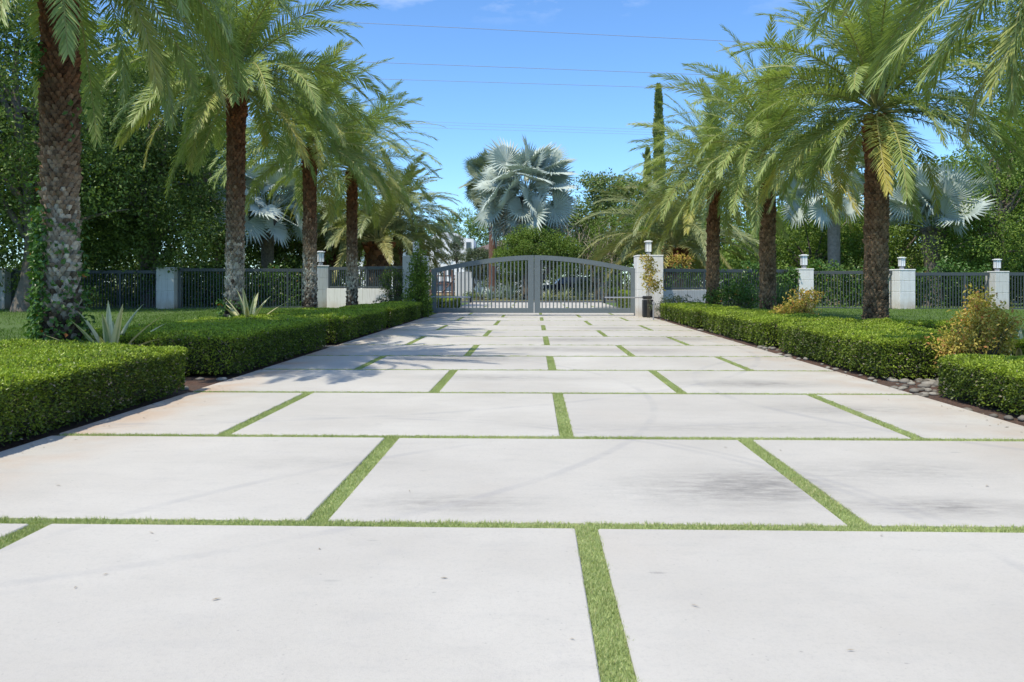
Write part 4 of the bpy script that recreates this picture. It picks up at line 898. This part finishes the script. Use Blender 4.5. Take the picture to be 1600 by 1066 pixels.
fence((FL2[0]+.40,FL2[1]),(FL1[0]-.40,FL1[1]-.1),.2,2.05,'long shaded fence panel behind the left palm trunks')
fence((FL3[0]+.44,FL3[1]),(FL2[0]-.40,FL2[1]),.2,1.95,'shaded fence panel between the two leftmost pillars')
fence(FL4,(FL3[0]-.44,FL3[1]),.2,1.95,'shaded fence panel at the left edge')

def opener(X,Y,sg,label,L):
    root=empty('gate_opener',(X,Y,0),-TH,label=label,cat='gate motor',group='gate motors')
    m=MB(); m.box((0,0,.36),(.42,.36,.72),bev=.03); m.build('housing',M['black'],root)
    m=MB(); m.box((-sg*.02,-.02,.80),(.40,.16,.13),bev=.035); m.build('motor_head',M['black'],root)
    m=MB(); m.tube([(-sg*.2,-.02,.80),(-sg*L,.02,.80)],.028,10); m.build('arm',M['steel'],root)
    m=MB(); m.box((-sg*L,.06,.70),(.08,.1,.26),bev=.01); m.build('bracket',M['black'],root)
opener(XW(1012,31.3),31.3,1,'black gate motor with steel arm beside the right gate pillar',1.75)
opener(XW(662,31.9),31.9,-1,'black gate motor with long steel arm at the left gate pillar',1.95)
m=MB(); m.tube([(0,0,-.05),(0,0,.62)],.028,10); m.box((0,0,.64),(.08,.07,.10),bev=.01); o=m.build('sensor_post',M['lampframe'],loc=(XW(1021,29.),29.,0)); tag(o,'thin grey sensor post standing in front of the right gate motor','post')

# ================================================================== ACROSS THE STREET
pillar(XW(724,67.),67.,1.22,2.38,'white neighbour pillar seen through the left gate leaf',.25,'stucco',-.05,name='neighbour_pillar',group='pillars across the street')
pillar(XW(941,67.),67.,1.3,2.45,'shaded neighbour pillar with lantern seen through the right gate leaf',.1,'stucco2',-.05,1.3,'lantern on the pillar across the street',name='neighbour_pillar',group='pillars across the street')
def brown_gate():
    root=empty('brown_fence',(XW(672,69.),69.,-.03),0,label='brown lattice gate across the street left of the white neighbour pillar',cat='gate')
    L=XW(716,69.)-XW(672,69.)
    for x in (.02,L*.5,L-.55,L):
        m=MB(); m.box((0,0,1.3),(.16,.14,2.6 if x<L*.8 else 2.0)); m.build('post',M['brown'],root,loc=(x,0,0 if x<L*.8 else -.3))
    m=MB()
    for z in (.25,.55,1.35,2.05): m.box((L/2,.02,z),(L-.2,.06,.12))
    m.build('rails',M['brown'],root)
    m=MB()
    for i in range(9): m.box((L*(.08+i*.1),0,1.75),(.05,.05,.7))
    for k in range(5): m.box((L-.50+k*.11,.01,.85),(.06,.05,1.5))
    m.build('pickets',M['brown'],root)
    m=MB(); m.tube([(L*.4,-.06,.5),(L*.99,-.06,2.1)],.05,4); m.build('brace',M['brown'],root)
brown_gate()

def wheel(root,x,y,r):
    t=MB(); n=20; prof=[(r*.62,-.11),(r*.94,-.11),(r,-.07),(r,.07),(r*.94,.11),(r*.62,.11)]
    V=[(p[0]*cos(a),p[1],p[0]*sin(a)) for a in np.arange(n)*2*pi/n for p in prof]; k=len(prof)
    t.poly(V,[(i*k+j,i*k+j+1,((i+1)%n)*k+j+1,((i+1)%n)*k+j) for i in range(n) for j in range(k-1)])
    w=t.build('wheel',M['tyre'],root,loc=(x,y,r))
    m=MB()
    for i in range(5):
        a=i*2*pi/5; m.tube([(0,0,0),(r*.62*cos(a),0,r*.62*sin(a))],[.05,.035],6)
    m.tube([(0,-.09,0),(0,.09,0)],r*.16,10); m.build('rim',M['rim'],w)
def car(X,Y,z,rz,L,W,H,paint,label,name,suv=False):
    root=empty(name,(X,Y,z),rz,label=label,cat='car',group='cars parked across the street')
    b=.55 if suv else .52; s=H
    if suv: body=[(-.5,.22),(-.495,.55),(-.46,.58),(-.22,.60),(.47,.60),(.495,.5),(.5,.22)]; cab=[(-.24,.60),(-.13,.97),(.0,1.0),(.36,.985),(.475,.61)]
    else: body=[(-.5,.20),(-.495,.46),(-.44,.53),(-.22,.60),(.30,.62),(.485,.60),(.5,.24)]; cab=[(-.26,.605),(-.08,.965),(.05,1.0),(.18,.97),(.36,.63)]
    def sec(prof,wt,wb):
        n=len(prof); zs=[p[1] for p in prof]; lo,hi=min(zs),max(zs); m=MB()
        xs=[p[0]*L for p in prof]; zz=[p[1]*H for p in prof]; wd=[wb+(wt-wb)*(q-lo)/(hi-lo) for q in zs]
        V=[(x,-w*W/2,q) for x,q,w in zip(xs,zz,wd)]+[(x,w*W/2,q) for x,q,w in zip(xs,zz,wd)]
        m.poly(V,[tuple(range(n))[::-1],tuple(range(n,2*n))]+[(i,(i+1)%n,(i+1)%n+n,i+n) for i in range(n)]); return m
    m=sec(body,.93,1.); ob=m.build('body',paint,root); bv=ob.modifiers.new('bevel','BEVEL'); bv.width=.07; bv.segments=3; bv.limit_method='ANGLE'
    m=sec(cab,.74,.93); oc=m.build('cabin',paint,root); bv=oc.modifiers.new('bevel','BEVEL'); bv.width=.07; bv.segments=3; bv.limit_method='ANGLE'
    # side windows, windscreens
    zt_,zb_=H*(.94 if suv else .93),H*.64
    for sg in (-1,1):
        for (a0,a1,t0,t1) in ((-.20,.03,-.10,.03),(.05,.25 if not suv else .22,.05,.16 if not suv else .21))+(((.24,.42,.23,.37),) if suv else ()):
            m=MB(); yb=sg*(W/2*.925+.006); yt=sg*(W/2*.765+.012)
            V=[(a0*L,yb,zb_),(a1*L,yb,zb_),(t1*L,yt,zt_),(t0*L,yt,zt_)]; V+=[(x,y-sg*.02,q) for x,y,q in V]
            m.poly(V,[(0,1,2,3),(7,6,5,4),(0,4,5,1),(1,5,6,2),(2,6,7,3),(3,7,4,0)]); m.build('side_window',M['glass'],root)
    for sg,(x0,x1) in ((-1,(cab[0][0]-.012,cab[1][0]-.012)),(1,(cab[-1][0]+.012,cab[-2][0]+.012))):
        m=MB(); V=[(x0*L,-W*.38,H*.65),(x0*L,W*.38,H*.65),(x1*L,W*.32,H*.93),(x1*L,-W*.32,H*.93)]; V+=[(x-sg*.02,y,q) for x,y,q in V]
        m.poly(V,[(0,1,2,3),(7,6,5,4),(0,4,5,1),(1,5,6,2),(2,6,7,3),(3,7,4,0)]); m.build('windscreen',M['glass'],root)
    r=.37 if suv else .32
    for x in (-.31,.30):
        for y in (-1,1): wheel(root,x*L,y*(W/2-.09),r)
    for y in (-1,1):
        m=MB(); m.box((0,0,0),(.10,.36,.14),bev=.02); m.build('headlight',M['lampglass'],root,loc=(-.49*L,y*W*.34,H*.45))
        m=MB(); m.box((0,0,0),(.10,.26,.20),bev=.02); m.build('tail_light',M['red'],root,loc=(.487*L,y*W*.36,H*.48))
        m=MB(); m.box((0,0,0),(.14,.20,.13),bev=.03); m.build('mirror',paint,root,loc=(-.2*L,y*(W/2+.09),H*.66))
    m=MB(); m.box((0,0,0),(.04,W*.5,.16),bev=.01); m.build('grille',M['black'],root,loc=(-.5*L,0,H*.36))
car(XW(886,76.),76.,.10,.10,4.9,1.95,1.88,M['carDark'],'dark off road car parked beyond the right gate leaf','suv_car',True)
car(XW(697,86.),86.,.15,pi+.12,4.6,1.8,1.46,M['carGrey'],'silver grey saloon car parked beyond the left gate leaf','saloon_car')
m=MB(); m.box((0,0,.15),(9.,.3,.5),bev=.02); o=m.build('tan_wall',plain('tan_kerb',(.52,.42,.26),.85,.1,3),loc=(XW(690,79.),79.,-.05)); tag(o,'low tan kerb wall in front of the silver grey car','wall')

def house():
    Y=112.; k=Y/F; root=empty('house',(XW(690,Y),Y,0),0,label='white two storey house with arched gable and brown tiled roofs',cat='house')
    x=lambda p:(p-690)*k; z=lambda y:EYE-(y-HZ)*k
    # gabled centre block with arched top
    m=MB(); pts=[(x(664),0),(x(740),0),(x(740),z(374)),(x(726),z(372))]
    for a in np.linspace(0,pi,15): pts.append((x(699)+cos(a)*x(715)*.98+(.0),z(374)+sin(a)*(z(363)-z(374))))
    pts+= [(x(664),z(374))]; pts=[p for i,p in enumerate(pts) if i==0 or abs(p[0]-pts[i-1][0])+abs(p[1]-pts[i-1][1])>1e-3]
    m.prism(pts,0,8.); m.build('wall',M['white'],root)
    m=MB(); m.box((x(600),4,z(386)/2),(x(664)-x(536)-.0-.02,7,z(386))); m.build('wing_wall',M['white'],root)
    m=MB(); m.box((x(800),5.,z(392)/2),(x(860)-x(740)-.02,7,z(392))); m.build('wing_wall',M['white'],root)
    arch=MB(); P=[(x(686),z(374))]+[(x(701)-cos(a)*x(705),z(374)+sin(a)*(z(366)-z(374))) for a in np.linspace(0,pi,13)]+[(x(716),z(374))]
    P=[p for i,p in enumerate(P) if i==0 or abs(p[0]-P[i-1][0])+abs(p[1]-P[i-1][1])>1e-3]; arch.prism(P[1:-1],-.12,-.03); arch.build('arch_panel',M['greypaint'],root)
    d=MB(); d.box((x(695),-.02,z(392)),(x(714),.12,z(374)-z(410)),bev=.02); 
    dd=d.build('door',M['white'],root)
    for i in range(3):
        g=MB(); g.box((x(695),-.09,z(380)-i*1.0),(x(712),.02,.03)); g.build('groove',M['greypaint'],dd)
    for (xa,xb,ya,yb) in ((728,736,378,392),(700,706,420,432),(755,768,396,408),(556,568,392,402),(610,620,392,402),(640,650,392,402)):
        f=MB(); f.box((x((xa+xb)/2),-.06 if xa<740 and xa>664 else (.44 if xa<664 else 1.44),z((ya+yb)/2)),((xb-xa)*k,.10,(yb-ya)*k),bev=.01); w=f.build('window',M['greypaint'],root)
        g=MB(); g.box((x((xa+xb)/2),-.12 if xa<740 and xa>664 else (.38 if xa<664 else 1.38),z((ya+yb)/2)),((xb-xa)*k-.15,.05,(yb-ya)*k-.15)); g.build('pane',M['glass'],w)
    def hip(x0,x1,y0,y1,z0,z1,inset):
        r=MB(); V=[(x0,y0,z0),(x1,y0,z0),(x1,y1,z0),(x0,y1,z0),(x0+inset,(y0+y1)/2,z1),(x1-inset,(y0+y1)/2,z1),(x0,y0,z0-.25),(x1,y0,z0-.25),(x1,y1,z0-.25),(x0,y1,z0-.25)]
        r.poly(V,[(0,1,5,4),(2,3,4,5),(1,2,5),(3,0,4),(6,7,1,0),(7,8,2,1),(8,9,3,2),(9,6,0,3),(9,8,7,6)]); r.build('roof',M['roof'],root)
    hip(x(526),x(668),-.3,8.3,z(384),z(366),4.); hip(x(738),x(868),.6,9.5,z(390),z(372),4.)
house()

def wires():
    m0=None
    for i,(y0,y1,d,r,lb) in enumerate(((35,64,55.,.017,'highest overhead wire crossing the sky'),(96,118,57.,.017,'middle overhead wire crossing the sky'),(122,140,58.,.015,'lower overhead wire just below the middle one'),
        (186,207,150.,.022,'faint distant wire, upper one above the silver palm'),(190,211,152.,.022,'faint distant wire, second above the silver palm'),(196,214,150.,.022,'faint distant wire, lowest above the silver palm'))):
        s=(y1-y0)/(1130-540.); a=px(-300,y0-s*840,d); c=px(1900,y1+s*770,d); t=np.linspace(0,1,60)[:,None]; p=a*(1-t)+c*t; p[:,2]-=(4*t*(1-t))[:,0]*.0
        o=(a+c)/2; m=MB(); m.tube(p-o,r,5); ob=m.build('power_line',M['wire'],loc=o); tag(ob,lb,'power line','overhead wires')
wires()

# ================================================================== SKY, SUN, CAMERA
S=bpy.context.scene
sun_dir=np.array([-.33,-.35,.875]); sun_dir/=np.linalg.norm(sun_dir)
L=bpy.data.lights.new('sun','SUN'); L.energy=3.6; L.angle=R(.53); L.color=(1.,.925,.785)
so=bpy.data.objects.new('sun',L); C.objects.link(so)
from mathutils import Vector
so.rotation_euler=Vector(tuple(sun_dir)).to_track_quat('Z','Y').to_euler(); so.location=(-40,-30,80)
w=bpy.data.worlds.new('World'); S.world=w; w.use_nodes=True; nt=w.node_tree; nt.nodes.clear()
out=nt.nodes.new('ShaderNodeOutputWorld'); bg=nt.nodes.new('ShaderNodeBackground'); sky=nt.nodes.new('ShaderNodeTexSky')
sky.sky_type='NISHITA'; sky.sun_disc=False; sky.sun_elevation=math.asin(sun_dir[2]); sky.sun_rotation=math.atan2(sun_dir[0],sun_dir[1])
sky.air_density=1.0; sky.dust_density=.1; sky.ozone_density=1.6; sky.altitude=0
bg.inputs[1].default_value=.13
# thin high wisps of cloud near the top of the sky
tc=nt.nodes.new('ShaderNodeTexCoord'); mp=nt.nodes.new('ShaderNodeMapping'); mp.inputs['Scale'].default_value=(2.2,1.2,7.); nt.links.new(tc.outputs['Generated'],mp.inputs[0])
cl=nt.nodes.new('ShaderNodeTexNoise'); cl.inputs['Scale'].default_value=2.3; cl.inputs['Detail'].default_value=8; cl.inputs['Roughness'].default_value=.6; nt.links.new(mp.outputs[0],cl.inputs['Vector'])
sp=nt.nodes.new('ShaderNodeSeparateXYZ'); nt.links.new(tc.outputs['Generated'],sp.inputs[0])
f=math_(nt,'MULTIPLY',mapr(nt,cl.outputs[0],.47,.70,0,.8),mapr(nt,sp.outputs[2],.315,.37))
tinted=mixc(nt,1.0,sky.outputs[0],(.69,.975,1.27),'MULTIPLY')
mx=mixc(nt,f,tinted,(8.,8.3,8.8))
nt.links.new(mx,bg.inputs[0]); nt.links.new(bg.outputs[0],out.inputs[0])
cam=bpy.data.cameras.new('camera'); co=bpy.data.objects.new('camera',cam); C.objects.link(co); S.camera=co
co.location=(0,0,EYE); co.rotation_euler=(R(90),0,0); cam.sensor_fit='HORIZONTAL'; cam.sensor_width=36; cam.lens=36*F/1600; cam.shift_y=-(533-HZ)/1600; cam.clip_end=4000; cam.clip_start=.05
S.view_settings.view_transform='Standard'; S.view_settings.look='None'; S.view_settings.gamma=1; S.view_settings.exposure=.47
